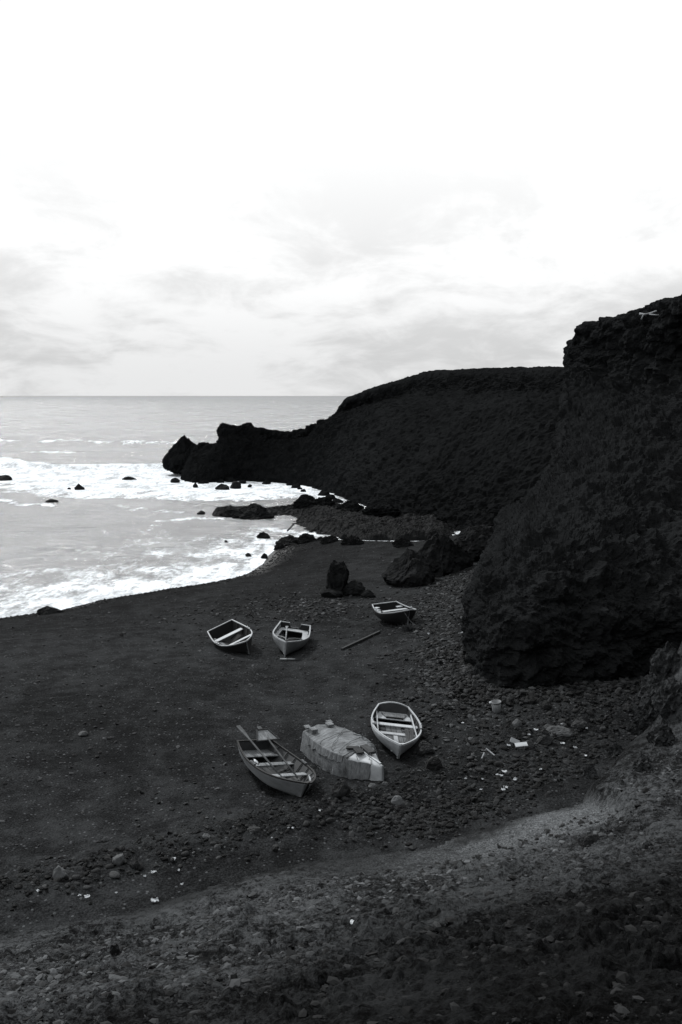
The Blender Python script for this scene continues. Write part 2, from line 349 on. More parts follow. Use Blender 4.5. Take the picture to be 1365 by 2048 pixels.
# ------------------------------------------------------------------ sea
def polar(r0, r1, nr, a0, a1, na):
    r = np.geomspace(r0, r1, nr)[:, None]; a = np.concatenate([np.linspace(-72, a0, 40)[:-1], np.linspace(a0, a1, na), np.linspace(a1, 72, 40)[1:]]); a = np.radians(a)[None, :]
    return r * np.sin(a), r * np.cos(a)
def sea():
    r = np.concatenate([np.geomspace(40, 330, 480), np.geomspace(332, 40000, 110)])[:, None]
    a = np.radians(np.concatenate([np.linspace(-75, -34, 60)[:-1], np.linspace(-34, 30, 450), np.linspace(30, 70, 50)[1:]]))[None, :]
    x, y = r * np.sin(a), r * np.cos(a)
    fade = np.exp(-((np.hypot(x, y) - 40) / 260) ** 2) * (np.hypot(x, y) < 900)
    s = -shore_s(x, y)                                              # metres out from the beach
    deep = sstep(s, 1.0, 12)
    w = 1.5 * perlin(v3(x * 0.02, y * 0.02, 2.0))                   # bends the crests
    z = 0.09 * fbm(v3(x * 0.35, y * 0.6, 0.7), 4, 0.6) * deep * fade * 1.6
    z += 0.10 * perlin(v3(x * 0.06, y * 0.14, 4)) * deep * fade
    bend = 6 * perlin(v3(x * 0.035, 0.0, 9.0)) - 0.12 * x
    # the swell standing up far out
    c1 = 236 + bend * 1.2; d1 = y - c1
    far = np.exp(-(d1 / 6.0) ** 2) * (0.9 + 0.7 * perlin(v3(x * 0.09, 0, 1.5))) * sstep(-x, 20, 44)
    z += 1.25 * far + 0.45 * far * fbm(v3(x * 0.5, y * 0.3, 2), 4, 0.6)
    # the breaking wave
    c2 = 165 + bend * 0.8; d2 = y - c2
    brk = np.where(d2 > 0, np.exp(-(d2 / 3.5) ** 2), np.exp(-(d2 / 2.0) ** 2)) * (0.8 + 0.5 * perlin(v3(x * 0.1, 0, 3.5)))
    z += 1.0 * brk * fade / np.maximum(fade.max(), 1e-6)
    # white water between the breaker and its front
    front = 112 + 4.5 * perlin(v3(x * 0.07, 0, 6)) + 3.5 * perlin(v3(x * 0.25, 0, 2)) - 0.30 * (np.maximum(x, -64) + 20) + 0.014 * (np.maximum(x, -64) + 22) ** 2
    grad = sstep(y, front - 3, front + 24) * (1 - sstep(d2 + 5 * fbm(v3(x * 0.15, y * 0.05, 21), 3), 0.0, 8.0))
    holes = fbm(v3(x * 0.16, y * 0.07, 1), 4, 0.6)
    foam = np.where(grad > 0, (0.40 + 0.76 * grad) * (grad > 0.0), 0) * (1 - 0.22 * sstep(holes, 0.02, 0.35)) * sstep(grad, 0, .12)
    foam = np.maximum(foam, 1.0 * np.clip(brk * 1.5, 0, 1))
    foam = np.maximum(foam, np.exp(-((y - front - 38) / 6.0) ** 2) * sstep(-x, 14, 26) * 1.0)
    foam = np.maximum(foam, np.clip(far, 0, 1) * (0.50 + 0.55 * fbm(v3(x * 0.22, y * 0.10, 6.1), 4, 0.6)) * 1.12)
    foam = np.maximum(foam, 0.50 * np.exp(-((y - 205 - bend) / 5.0) ** 2) * (0.5 + perlin(v3(x * 0.06, 0, 8.3))))
    # lace running ahead of the white water
    for off, wd, amp, sl in ((-6.5, 2.6, 0.66, 0.0), (-13, 2.0, 0.62, 0.10), (-19, 2.6, 0.56, -0.15), (-33, 3.0, 0.46, 0.08)):
        c = front + off + 2.6 * perlin(v3(x * 0.16, off, 7)) + sl * x
        foam = np.maximum(foam, amp * np.exp(-((y - c) / wd) ** 2) * (0.50 + 0.55 * perlin(v3(x * 0.11, off * 3.3, 2.2)) + 0.45 * fbm(v3(x * 0.5, y * 0.2, off), 3)))
    # wash along the beach
    reach = 11 + 3.5 * perlin(v3(x * 0.14, 0, 5)) + sstep(-x, 10, 18) * 6
    wash = np.exp(-(np.maximum(s, 0) / reach) ** 1.3) * (0.80 + 0.45 * fbm(v3(x * 0.14, y * 0.10, 3), 4, 0.6)) * (s < 40)
    edge = np.exp(-np.maximum(s, 0) / (1.6 + 1.2 * perlin(v3(x * 0.3, y * 0.3, 12)))) * 1.1
    foam = np.maximum(foam, np.maximum(np.where(s < 40, wash * 0.745, 0), edge))
    # a little white round the rocks of the headland and the shelf
    hb = pdist(x, y, np.array([(9, 92), (5.7, 97), (1, 110), (-2, 124), (-5.6, 134), (-14, 141), (-20, 138), (-26.5, 150)]))
    foam = np.maximum(foam, 0.66 * np.exp(-hb / 2.2) * (0.8 + 0.5 * perlin(v3(x * 0.4, y * 0.4, 4))))
    shelf = pdist(x, y, np.array([(-7, 90), (-4, 87), (-1, 85), (4, 83)])); foam = np.maximum(foam, 0.70 * np.exp(-shelf / 1.8))
    z += 0.05 * np.clip(foam, 0, 1) * fbm(v3(x * 1.2, y * 1.2, 3), 3, 0.6) * (np.hypot(x, y) < 300)
    z = np.where(s < 6, z * 0.4 + 0.0, z)
    # the run-up thins out on the shingle
    m, t, b = mat_base('sea_water'); N, L, M, noise, step, grey, bump = mk(t)
    co = N('ShaderNodeTexCoord').outputs['Object']
    at_ = N('ShaderNodeAttribute', attribute_name='foam').outputs['Fac']
    mp = N('ShaderNodeMapping'); mp.inputs['Scale'].default_value = (0.9, 0.42, 1); L(co, mp.inputs['Vector']); q = mp.outputs[0]
    n1 = noise(q, 0.55, 8, 0.68, 0.6); n2 = noise(q, 2.6, 6, 0.7, 0.4); n3 = noise(q, 0.10, 4, 0.6)
    mixn = M('ADD', M('MULTIPLY', n1, 0.55), M('ADD', M('MULTIPLY', n2, 0.30), M('MULTIPLY', n3, 0.15)))
    k = M('ADD', M('MULTIPLY', at_, 0.62), M('SUBTRACT', mixn, 0.80))        # > 0 where foam lies
    fm = M('POWER', step(k, -0.10, 0.085), 1.3)
    wat = N('ShaderNodeBsdfDiffuse'); gl = N('ShaderNodeBsdfGlossy'); gl.inputs['Roughness'].default_value = 0.22; fr = N('ShaderNodeFresnel'); fr.inputs['IOR'].default_value = 1.33
    tone = step(noise(co, 0.05, 4, 0.6), 0.3, 0.7, 0.125, 0.19); L(grey(tone), wat.inputs['Color'])
    mp2 = N('ShaderNodeMapping'); mp2.inputs['Scale'].default_value = (0.6, 1.4, 1); L(co, mp2.inputs['Vector'])
    h1 = noise(mp2.outputs[0], 0.9, 6, 0.62, 0.3); h2 = noise(mp2.outputs[0], 0.12, 3, 0.5)
    h3 = noise(co, 2.2, 4, 0.65, 0.2); L(bump(h3, 0.7, 0.12, bump(h1, 1.0, 0.9, bump(h2, 0.8, 3.0))), wat.inputs['Normal'])
    for s_ in (gl, fr): L(wat.inputs['Normal'].links[0].from_socket, s_.inputs['Normal'])
    wm = N('ShaderNodeMixShader'); L(M('MINIMUM', fr.outputs[0], 0.38), wm.inputs[0]); L(wat.outputs[0], wm.inputs[1]); L(gl.outputs[0], wm.inputs[2])
    fo = N('ShaderNodeBsdfPrincipled'); fo.inputs['Roughness'].default_value = 0.9; L(grey(step(M('ADD', M('MULTIPLY', n1, 0.6), M('MULTIPLY', n2, 0.4)), 0.38, 0.58, 0.36, 0.88)), fo.inputs['Base Color'])
    fo.inputs['Specular IOR Level'].default_value = 0.2
    L(bump(n1, 0.6, 0.25), fo.inputs['Normal'])
    ms = N('ShaderNodeMixShader'); L(fm, ms.inputs[0]); L(wm.outputs[0], ms.inputs[1]); L(fo.outputs[0], ms.inputs[2])
    L(ms.outputs[0], t.nodes['Material Output'].inputs['Surface'])
    me = new_mesh('sea', v3(x, y, z), grid_faces(*x.shape, flip=True), True, (m,), {'foam': foam})
    link('sea', me, kind='structure', label='grey sea with white surf rolling into the cove')
sea()

def normals(g):
    du = np.gradient(g, axis=0); dv = np.gradient(g, axis=1); n = np.cross(du, dv)
    return n / np.maximum(np.linalg.norm(n, axis=-1, keepdims=True), 1e-6)
# ------------------------------------------------------------------ beach and the slope below the camera
def beach():
    x, y = polar(14, 100, 540, -27, 24, 440)
    z = beach_base(x, y); s = shore_s(x, y)
    rub = np.exp(-(pdist(x, y, RUBBLE) / 1.6) ** 2) + np.exp(-(pdist(x, y, CLIFF_BASE) / 3.0) ** 2)
    w1, w2, _ = worley(v3(x * 3.6, y * 3.6, 0.5)); z = z + (0.55 - w1) * (0.02 + 0.11 * np.clip(rub, 0, 1)) * sstep(s, 0, 3)
    z = z + 0.018 * fbm(v3(x * 2.2, y * 2.2, 0), 4, 0.6) * sstep(s, 0, 1)
    m, t, b = mat_base('black_sand'); N, L, M, noise, step, grey, bump = mk(t)
    co = N('ShaderNodeTexCoord').outputs['Object']
    big = noise(co, 0.16, 4, 0.6); mid = noise(co, 1.3, 6, 0.68); fine = noise(co, 26, 4, 0.7)
    v = M('ADD', M('MULTIPLY', step(big, 0.3, 0.7), 0.22), M('ADD', M('MULTIPLY', step(mid, 0.3, 0.7), 0.33), M('MULTIPLY', step(fine, 0.35, 0.7), 0.45)))
    vo = N('ShaderNodeTexVoronoi'); vo.inputs['Scale'].default_value = 11; L(co, vo.inputs['Vector'])
    sp = N('ShaderNodeSeparateColor'); L(vo.outputs['Color'], sp.inputs[0])
    peb = M('MULTIPLY', step(sp.outputs[0], 0.80, 0.97), step(vo.outputs['Distance'], 0.40, 0.25))
    val = M('ADD', M('MULTIPLY', step(v, 0.2, 0.85, 0.007, 0.035), M('SUBTRACT', 1.0, M('MULTIPLY', N('ShaderNodeAttribute', attribute_name='wet').outputs['Fac'], 0.52))), M('MULTIPLY', peb, 0.055))
    L(grey(val), b.inputs['Base Color']); dm = N('ShaderNodeAttribute', attribute_name='damp').outputs['Fac']; L(M('SUBTRACT', 0.95, M('MULTIPLY', dm, 0.6)), b.inputs['Roughness']); L(M('ADD', 0.02, M('MULTIPLY', dm, 0.15)), b.inputs['Specular IOR Level'])
    vd = step(vo.outputs['Distance'], 0.0, 0.6, 1.0, 0.0)
    L(bump(vd, 0.5, 0.035, bump(fine, 0.6, 0.02)), b.inputs['Normal'])
    link('beach', new_mesh('beach', v3(x, y, z), grid_faces(*x.shape, flip=True), True, (m,), {'damp': 1 - sstep(s + 1.2 * fbm(v3(x * 0.5, y * 0.5, 7), 3), 0.2, 2.2), 'wet': 1 - sstep(s + 2.5 * fbm(v3(x * 0.2, y * 0.2, 4), 3), 1, 15)}), kind='structure', label='black sand and shingle beach of the cove')
beach()
def lump(f1, f2): return np.sqrt(np.clip((f2 - f1) * 1.9, 0, 1)) * np.clip(1.25 - f1, 0, 1)
def slope():
    x, y = polar(1.2, 44, 840, -27, 27, 580)
    z0 = slope_base(x, y); z = np.zeros_like(z0); zz = z0; t = slope_t(x, y) + 0.7 * perlin(v3(x * 0.5, y * 0.5, 2.2)) + 0.35 * perlin(v3(x * 1.6, y * 1.6, 4.2))
    w0 = 1.9 - 2.4 * (1 - sstep(x, -2.5, 3.5))
    rough = np.maximum(sstep(t + 0.5 * fbm(v3(x * 2.5, y * 2.5, 6), 3), w0 - 0.2, w0 + 1.2), sstep(x, 5.9, 6.2) * sstep(t, -0.3, 0.4))
    patch = sstep(fbm(v3(x * 0.5, y * 0.5, 9), 3), -0.25, 0.35)
    amp = rough * (0.45 + 0.55 * patch) * sstep(t, -0.3, 1.6)
    wx = x + 0.10 * perlin(v3(x * 4, y * 4, 1)); wy = y + 0.10 * perlin(v3(x * 4, y * 4, 5))
    a1, a2, i1 = worley(v3(wx * 2.6, wy * 2.6, zz * 2.4)); b1, b2, i2 = worley(v3(wx * 6.0, wy * 6.0, zz * 5.5)); c1, c2, i3 = worley(v3(wx * 13, wy * 13, zz * 12.0))
    z = z + amp * (0.12 * lump(a1, a2) * (i1 - 0.3) + 0.12 * lump(b1, b2) * (i2 - 0.2) * (0.3 + i2) + 0.055 * lump(c1, c2) * (i3 - 0.1) * (0.3 + i3) + 0.16 * fbm(v3(x * 1.1, y * 1.5, zz * 1.2), 5, 0.58))
    z = z - amp * 0.07 * sstep(perlin(v3(x * 2.6, y * 3.6, 7)), 0.15, 0.40) - amp * 0.035 * sstep(perlin(v3(x * 6.1, y * 8.1, 3)), 0.10, 0.40)              # pits
    z = z + (0.012 + 0.03 * (1 - rough)) * fbm(v3(x * 9, y * 9, 1), 4, 0.65)
    g0 = v3(x, y, z0).astype(float); nn = normals(g0); nn *= np.sign(nn[..., 2:3]); G = g0 + nn * z[..., None]
    m, tt, b = mat_base('crumbling_tuff'); N, L, M, noise, step, grey, bump = mk(tt)
    co = N('ShaderNodeTexCoord').outputs['Object']
    ra = N('ShaderNodeAttribute', attribute_name='rough').outputs['Fac']
    dk = N('ShaderNodeAttribute', attribute_name='near_shade').outputs['Fac']
    big = noise(co, 0.45, 4, 0.6); mid = noise(co, 4.5, 6, 0.7); fine = noise(co, 22, 5, 0.75)
    v = M('ADD', M('MULTIPLY', step(big, 0.3, 0.7), 0.3), M('ADD', M('MULTIPLY', step(mid, 0.32, 0.68), 0.40), M('MULTIPLY', step(fine, 0.36, 0.64), 0.30)))
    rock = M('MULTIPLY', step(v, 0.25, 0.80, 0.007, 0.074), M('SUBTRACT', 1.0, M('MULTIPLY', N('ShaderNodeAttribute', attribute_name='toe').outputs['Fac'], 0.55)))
    ap = N('ShaderNodeAttribute', attribute_name='apron').outputs['Fac']; gsp = step(M('ADD', M('MULTIPLY', noise(co, 26, 3, 0.8), 0.7), M('MULTIPLY', noise(co, 6, 4, 0.7), 0.3)), 0.40, 0.64)
    grav = M('ADD', 0.008, M('ADD', M('MULTIPLY', gsp, 0.02), M('MULTIPLY', M('MULTIPLY', ap, M('ADD', 0.15, gsp)), 0.13)))
    val = M('ADD', M('MULTIPLY', rock, ra), M('MULTIPLY', grav, M('SUBTRACT', 1.0, ra)))
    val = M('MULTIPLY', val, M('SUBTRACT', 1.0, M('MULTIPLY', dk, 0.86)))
    L(grey(val), b.inputs['Base Color']); b.inputs['Roughness'].default_value = 0.95; b.inputs['Specular IOR Level'].default_value = 0.04
    L(bump(fine, 0.9, 0.025, bump(mid, 0.9, 0.06)), b.inputs['Normal'])
    # shade painted into the rock colour, deepening towards the camera and the right
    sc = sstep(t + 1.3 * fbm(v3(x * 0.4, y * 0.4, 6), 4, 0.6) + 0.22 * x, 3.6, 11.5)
    link('slope', new_mesh('slope', G, grid_faces(*x.shape, flip=True), False, (m,), {'rough': rough, 'near_shade': sc, 'toe': 1 - sstep(t + 0.9 * fbm(v3(x * 1.2, y * 1.2, 13), 4, 0.6), -0.2, 1.6), 'apron': sstep(t + 0.8 * fbm(v3(x * 1.5, y * 1.5, 3), 4, 0.6) - 0.1, -0.2, 0.9) * (0.08 + 0.92 * sstep(x, -1, 5))}), kind='structure',
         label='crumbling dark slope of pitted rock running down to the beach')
slope()

# ------------------------------------------------------------------ cliffs: profiles lofted, then broken up with noise
def catmull(pts, n):
    pts = np.asarray(pts, float); k = len(pts); ext = np.concatenate([[2 * pts[0] - pts[1]], pts, [2 * pts[-1] - pts[-2]]])
    u = np.linspace(0, k - 1 - 1e-6, n); i = u.astype(int); f = (u - i).reshape((-1,) + (1,) * (pts.ndim - 1))
    p0, p1, p2, p3 = ext[i], ext[i + 1], ext[i + 2], ext[i + 3]
    return 0.5 * ((2 * p1) + (-p0 + p2) * f + (2 * p0 - 5 * p1 + 4 * p2 - p3) * f ** 2 + (-p0 + 3 * p1 - 3 * p2 + p3) * f ** 3)
def pb(u, v, z=2.0): return at_z(u, v, z) - np.array((0, 0, 0.8))
def cliff():
    S = []
    def st(base, pts, top):
        tp = at(*top); S.append([base] + [at(*q) for q in pts] + [tp, tp + np.array((1.5, 5, 0.5)), tp + np.array((9, 34, 1.6))])
    st(np.array((13.5, 76, 1.0)), [(1050, 1040, 73), (1085, 1000, 74), (1120, 940, 76), (1150, 850, 78), (1165, 765, 80)], (1175, 680, 80))
    st(np.array((10.4, 65, 1.4)), [(1010, 1040, 64), (1050, 1000, 65), (1108, 950, 68), (1138, 850, 70), (1146, 752, 71)], (1152, 690, 70))
    st(np.array((8.6, 56.5, 1.5)), [(995, 1080, 57), (1015, 1040, 58), (1100, 960, 62), (1133, 848, 65), (1139, 745, 66)], (1144, 685, 64))
    st(np.array((6.5, 47.0, 1.5)), [(975, 1150, 49), (1000, 1085, 50), (1093, 968, 54), (1131, 850, 60), (1138, 742, 62)], (1148, 676, 60))
    st(pb(943, 1292), [(946, 1205, 36.5), (992, 1115, 38), (1090, 972, 46), (1130, 855, 54), (1141, 745, 60)], (1163, 656, 58.5))
    st(pb(958, 1385), [(968, 1250, 33), (1012, 1105, 36), (1105, 975, 44), (1145, 852, 53), (1160, 750, 58)], (1190, 645, 57))
    st(pb(1060, 1402), [(1075, 1260, 32), (1095, 1110, 34.5), (1150, 970, 42), (1185, 850, 50), (1205, 757, 55.8)], (1236, 632, 54.5))
    st(pb(1200, 1397), [(1200, 1260, 32.5), (1200, 1110, 35), (1220, 970, 41), (1235, 850, 47.5), (1248, 760, 53)], (1287, 618, 51.5))
    st(pb(1335, 1372), [(1322, 1240, 33.5), (1312, 1110, 36), (1312, 970, 41), (1322, 850, 46), (1335, 745, 49.5)], (1367, 590, 48))
    st(pb(1620, 1330), [(1600, 1200, 33), (1600, 1100, 36), (1600, 950, 40), (1600, 830, 43), (1600, 690, 45)], (1600, 500, 43.5))
    S = np.array(S)
    g = catmull(S, 560); g = catmull(np.swapaxes(g, 0, 1), 460)            # rows: up the profile, columns: along the wall
    n = normals(g)
    q = g.astype(np.float32); frac = np.linspace(0, 1, 460)[:, None]
    cap = sstep(frac, 0.55, 0.62) * (1 - sstep(frac, 0.76, 0.80)); face = 1 - sstep(frac, 0.73, 0.80)
    d = 0.50 * fbm(q * np.array((0.55, 0.55, 0.14), np.float32), 4, 0.55, True) + 0.22 * (np.abs(((q[..., 2] * 0.62 + 1.1 * fbm(q * 0.18, 3)) % 1.0) - 0.5) * 2) ** 0.5 + 0.55 * fbm(q * 0.22, 4) + 0.30 * fbm(q * 0.7 * np.array((1, 1, 1.6), np.float32), 4, 0.6, True)
    w1, w2, wi = worley(q * np.array((1.1, 1.1, 1.5), np.float32) + 0.35 * fbm(q * 1.5, 3)[..., None])
    d = d * (0.25 + 0.75 * face) + face * (0.20 + 0.35 * cap) * (0.5 - w1) + 0.10 * face * wi + 0.10 * fbm(q * 3.0, 4, 0.65, True) + 0.08 * (0.5 - worley(q * 3.2)[0])
    d = d - d.mean()
    g = g - n * d[..., None] if n[200, 280, 1] > 0 else g + n * d[..., None]
    link('cliff', new_mesh('cliff', g, grid_faces(460, 560, flip=True), False, (M_CLIFF,)), kind='structure', label='tall black cliff with a flat rim standing over the beach')
cliff()
def headland():
    S = []
    def st(bx, by, top, depth=40, drop=None, lean=0.5):
        tp = at(*top); b = np.array((bx, by, -0.8)); S.append(
            [b, b + (tp - b) * np.array((0.12, 0.12, 0.30)), b + (tp - b) * np.array((lean, lean, 0.72)), b + (tp - b) * (np.array((0.85, 0.85, 0.84)) if drop is None else np.array((0.82, 0.82, 0.88))), tp, tp + np.array((depth * 0.1, depth * 0.45, 0.1 if drop is None else -drop * 0.4)),
             tp + np.array((depth * 0.3, depth, (0.4 if drop is None else -drop)))])
    st(16, 80, (1260, 742, 92)); st(11.5, 86, (1200, 743, 97)); st(9.2, 91, (1135, 741, 103)); st(6.2, 97, (1050, 742, 110)); st(2.0, 109, (960, 743, 118))
    st(-1.5, 123, (850, 749, 128)); st(-3.8, 130, (800, 765, 133)); st(-5.2, 133.5, (755, 777, 136)); st(-7, 136, (692, 800, 140), 34)
    st(-8.0, 137.4, (676, 826, 141), 24, 8); st(-9.4, 138.6, (648, 853, 142), 18, 8); st(-12, 140, (612, 864, 143), 15, 8); st(-13.5, 140.8, (585, 868, 144), 14, 8); st(-15, 141, (545, 862, 145), 12, 9)
    st(-16.4, 140.2, (500, 853, 145), 12, 9.5); st(-17.6, 139, (470, 860, 144), 11, 9); st(-18.6, 138.4, (446, 858, 144), 10, 9); st(-19.6, 138, (437, 884, 144), 9, 7); st(-20.6, 138.3, (412, 893, 145), 9, 6.5)
    st(-22, 140.5, (392, 893, 146), 8, 6.5); st(-23.2, 144, (382, 915, 147), 5, 5); st(-23.4, 147, (380, 950, 148.5), 2, 1.5)
    S = np.array(S); nc, nr = 640, 270
    # linear along the coast so that knobs stay sharp
    u = np.linspace(0, len(S) - 1 - 1e-6, nc); i = u.astype(int); f = (u - i)[:, None, None]; g = S[i] * (1 - f) + S[i + 1] * f
    g = catmull(np.swapaxes(g, 0, 1), nr); n = normals(g); q = g.astype(np.float32); frac = np.linspace(0, 1, nr)[:, None]
    low = sstep(-q[..., 0], 6, 9)
    tip = np.clip(0.35 + 0.65 * (1 - sstep(frac, 0.60, 0.68)) + 0.5 * low, 0, 1)
    d = 0.6 * fbm(q * 0.16, 4) * tip + 0.75 * fbm(q * 0.45, 5, 0.6, True) * tip + 0.10 * fbm(q * 2.0, 3, 0.6)
    w1, _, wi = worley(q * 0.55 + 0.3 * fbm(q * 0.8, 3)[..., None]); d = d + tip * (0.55 * (0.5 - w1) + 0.25 * wi)
    w3, _, wj = worley(q * 1.25 + 5); d = d + 0.40 * fbm(q * 1.0, 4, 0.6, True) * (0.5 + 0.5 * tip) + 0.45 * (0.5 - w3) * (0.4 + 0.6 * tip)
    d = d - d.mean() - 0.1
    sgn = -1 if n[100, 300, 1] > 0 else 1
    g = g + sgn * n * (d * 0.62)[..., None] * np.linspace(1, 1, nc)[None, :, None]
    link('headland', new_mesh('headland', g, grid_faces(nr, nc, flip=True), False, (M_HEAD,)), kind='structure', label='black rocky headland with a flat top reaching into the sea')
headland()
def shelf():
    nx, ny = 330, 330
    x = np.linspace(-14, 13, nx)[None, :]; y = np.linspace(81.5, 118, ny)[:, None]; x, y = np.broadcast_arrays(x, y)
    poly = np.array([at_z(u, v, 0.2)[:2] for u, v in ((610, 1052), (600, 1035), (618, 1012), (650, 1010), (700, 1018), (760, 1030), (830, 1036), (905, 1040), (900, 1078), (830, 1083), (740, 1080), (690, 1073), (655, 1066))])
    reef = np.array([at_z(u, v, 0.0)[:2] for u, v in ((438, 1028), (470, 1024), (500, 1030), (540, 1026), (600, 1022))])
    # inside test
    ins = np.zeros(x.shape, bool)
    for (ax, ay), (bx, by) in zip(poly, np.roll(poly, -1, 0)):
        c = ((ay > y) != (by > y)) & (x < (bx - ax) * (y - ay) / (by - ay + 1e-9) + ax); ins ^= c
    d = pdist(x, y, np.concatenate([poly, poly[:1]])); sd_ = np.where(ins, d, -d)
    w = x * 0.55 + y * 0.35
    h = -0.75 + 0.80 * sstep(sd_, -2.2, 2.2) + 0.9 * np.exp(-(pdist(x, y, reef) / np.array(2.3)) ** 2)
    q = v3(x, y, 0)
    h = h + 0.55 * fbm(q * 0.45, 5, 0.65, True) + 0.25 * (0.5 - worley(q * 0.8)[0]) + 0.30 * np.abs(np.sin(w * 1.7 + 2.5 * fbm(q * 0.3, 3))) * sstep(sd_, -1, 2) + 0.16 * fbm(q * 1.5, 4, 0.6, True)
    h = h + 0.25 * sstep(x, 6, 12) * sstep(sd_, 0, 3)
    h = np.minimum(h, 1.6); e = np.minimum(np.minimum(x + 14, 13 - x), np.minimum(y - 81.5, 118 - y)); h = h - 1.5 * (1 - sstep(e, 0, 1.5))
    link('rock_shelf', new_mesh('rock_shelf', v3(x, y, h), grid_faces(ny, nx), False, (M_WETROCK,)), kind='structure', label='flat wet rock shelf between the water and the cliff')
shelf()

# ------------------------------------------------------------------ rocks
def ico(sub):
    import bmesh
    bm = bmesh.new(); bmesh.ops.create_icosphere(bm, subdivisions=sub, radius=1.0)
    v = np.array([q.co[:] for q in bm.verts], np.float32); f = np.array([[a.index for a in q.verts] for q in bm.faces], np.int32); bm.free(); return v, f
ICO = {k: ico(k) for k in (1, 2, 3, 4, 5)}
def rock_mesh(name, seed, sub=2, size=(1, 1, 1), facet=7, noise_amp=0.18, mat=None, freq=1.2, flat=False, peak=None, boxy=None):
    v, f = ICO[sub]; r = np.random.default_rng(seed); p = v.copy()
    if boxy: p = np.sign(p) * np.abs(p) ** boxy; p = p / np.abs(p).max() * 0.9
    for k in range(facet):                                     # chop faces off the lump
        n = r.normal(size=3); n /= np.linalg.norm(n); h = r.uniform(0.55, 0.9)
        d = p @ n; p = p - np.where(d > h, d - h, 0)[:, None] * n * 0.85
    o = r.uniform(0, 50, 3)
    p = p * (1 + noise_amp * fbm(v * freq + o, 4, 0.55) + noise_amp * 0.6 * fbm(v * freq * 2.3 + o, 4, 0.6, True))[:, None]
    if peak: p[:, :2] *= (1 - peak * np.clip(p[:, 2], 0, 1))[:, None]
    p = p * np.array(size)
    return new_mesh(name, p, f, not flat, (mat,) if mat else ())
M_BLOCK = rocky('outcrop_block_rock', 0.010, 0.075, (0.8, 4, 16), ((5, 1.0, 0.16), (22, 1.0, 0.05)), 0.95, spec=0.05)
def place(name, me, loc, rot, sc, label, cat, group=None):
    o = link(name, me, label=label, cat=cat, group=group); o.location = loc; o.rotation_euler = rot; o.scale = sc if not isinstance(sc, (int, float)) else (sc,) * 3
    return o
def big_rock(name, u, v, px_w, px_h, label, seed, z=None, depth=0.9, sub=4, mat=None, peak=0.3, cat='rock', sink=0.25, freq=1.3, amp=0.28, rz=None, flat=True, boxy=None):
    """a rock whose foot stands at photo point (u, v); px_w x px_h is how large it shows"""
    p = P(u, v) if z is None else at_z(u, v, z)
    sc = float(np.linalg.norm(p - np.array((0, 0, CAM_Z)))) / F_PX; w = px_w * sc; h = px_h * sc
    me = rock_mesh(name, seed, sub, (w / 2 * 1.05, w / 2 * depth, h / (2 - 2 * sink) * 1.05), 3 if boxy else 8, amp, mat or M_ROCK, freq, flat, peak, boxy)
    o = link(name, me, label=label, cat=cat); o.location = (p[0], p[1] + w * depth * 0.35, p[2] + h / (2 - 2 * sink) * (1 - 2 * sink)); o.rotation_euler = (0, 0, rz or 0)
    return o
SEA = 0.0
big_rock('sea_stack', 366, 952, 76, 72, 'pointed black sea stack at the tip of the headland', 3, SEA, 1.0, 5, M_HEAD, 0.66, 'sea stack', 0.08, 2.6, 0.42, boxy=0.75)
big_rock('sea_rock', 2, 961, 36, 9, 'low rock awash in the surf, cut by the photo edge', 11, SEA, 0.7, 4, M_WETROCK, 0.1, sink=0.4)
big_rock('sea_rock', 103, 1006, 24, 6, 'low flat rock in the white water, nearest the open left side', 12, SEA, 0.8, 4, M_WETROCK, 0.1, sink=0.4)
big_rock('sea_rock', 158, 980, 17, 12, 'small pointed rock rising from the white water', 13, SEA, 0.9, 4, M_WETROCK, 0.5)
big_rock('sea_rock', 138, 979, 7, 4, 'tiny rock beside the small pointed rock in the surf', 14, SEA, 0.9, 3, M_WETROCK, 0.3)
big_rock('sea_rock', 257, 960, 26, 6, 'low double-humped rock in the breaking surf', 15, SEA, 0.6, 4, M_WETROCK, 0.1, sink=0.4)
big_rock('sea_rock', 349, 965, 18, 9, 'rounded dark rock in the foam below the sea stack', 16, SEA, 0.8, 4, M_WETROCK, 0.3)
big_rock('sea_rock', 391, 975, 11, 9, 'small pointed rock off the foot of the headland', 17, SEA, 0.9, 4, M_WETROCK, 0.6)
big_rock('sea_rock', 446, 980, 26, 12, 'sloping triangular rock beside the headland foot', 18, SEA, 0.8, 4, M_WETROCK, 0.5)
big_rock('sea_rock', 470, 977, 22, 14, 'blocky dark rock beside the headland foot', 19, SEA, 0.8, 4, M_WETROCK, 0.1)
big_rock('sea_rock', 500, 974, 9, 5, 'tiny rock in the calm water under the headland', 20, SEA, 0.8, 3, M_WETROCK, 0.3)
big_rock('sea_rock', 402, 1029, 15, 7, 'small jagged rock off the outer end of the reef', 21, SEA, 0.8, 4, M_WETROCK, 0.4)
big_rock('reef_rock', 505, 1038, 64, 24, 'jagged dark reef rock at the outer end of the shelf', 22, SEA, 0.7, 5, M_WETROCK, 0.25, sink=0.35, amp=0.4, freq=2.2)
big_rock('reef_rock', 462, 1034, 40, 12, 'low knobbly reef rock sloping into the water', 23, SEA, 0.7, 5, M_WETROCK, 0.2, sink=0.4, amp=0.4, freq=2.2)
big_rock('reef_rock', 556, 1026, 40, 12, 'low reef rock joining the jagged reef to the shelf', 28, SEA, 0.7, 5, M_WETROCK, 0.2, sink=0.4, amp=0.4, freq=2.2)
big_rock('shore_boulder', 611, 1020, 42, 30, 'large squarish boulder standing on the rock shelf by the water', 24, 0.3, 0.8, 5, M_HEAD, 0.15, amp=0.4, freq=2.2)
big_rock('shore_boulder', 648, 1018, 44, 20, 'broad boulder beside the squarish boulder on the shelf', 25, 0.3, 0.8, 5, M_HEAD, 0.2, amp=0.45, freq=2.2)
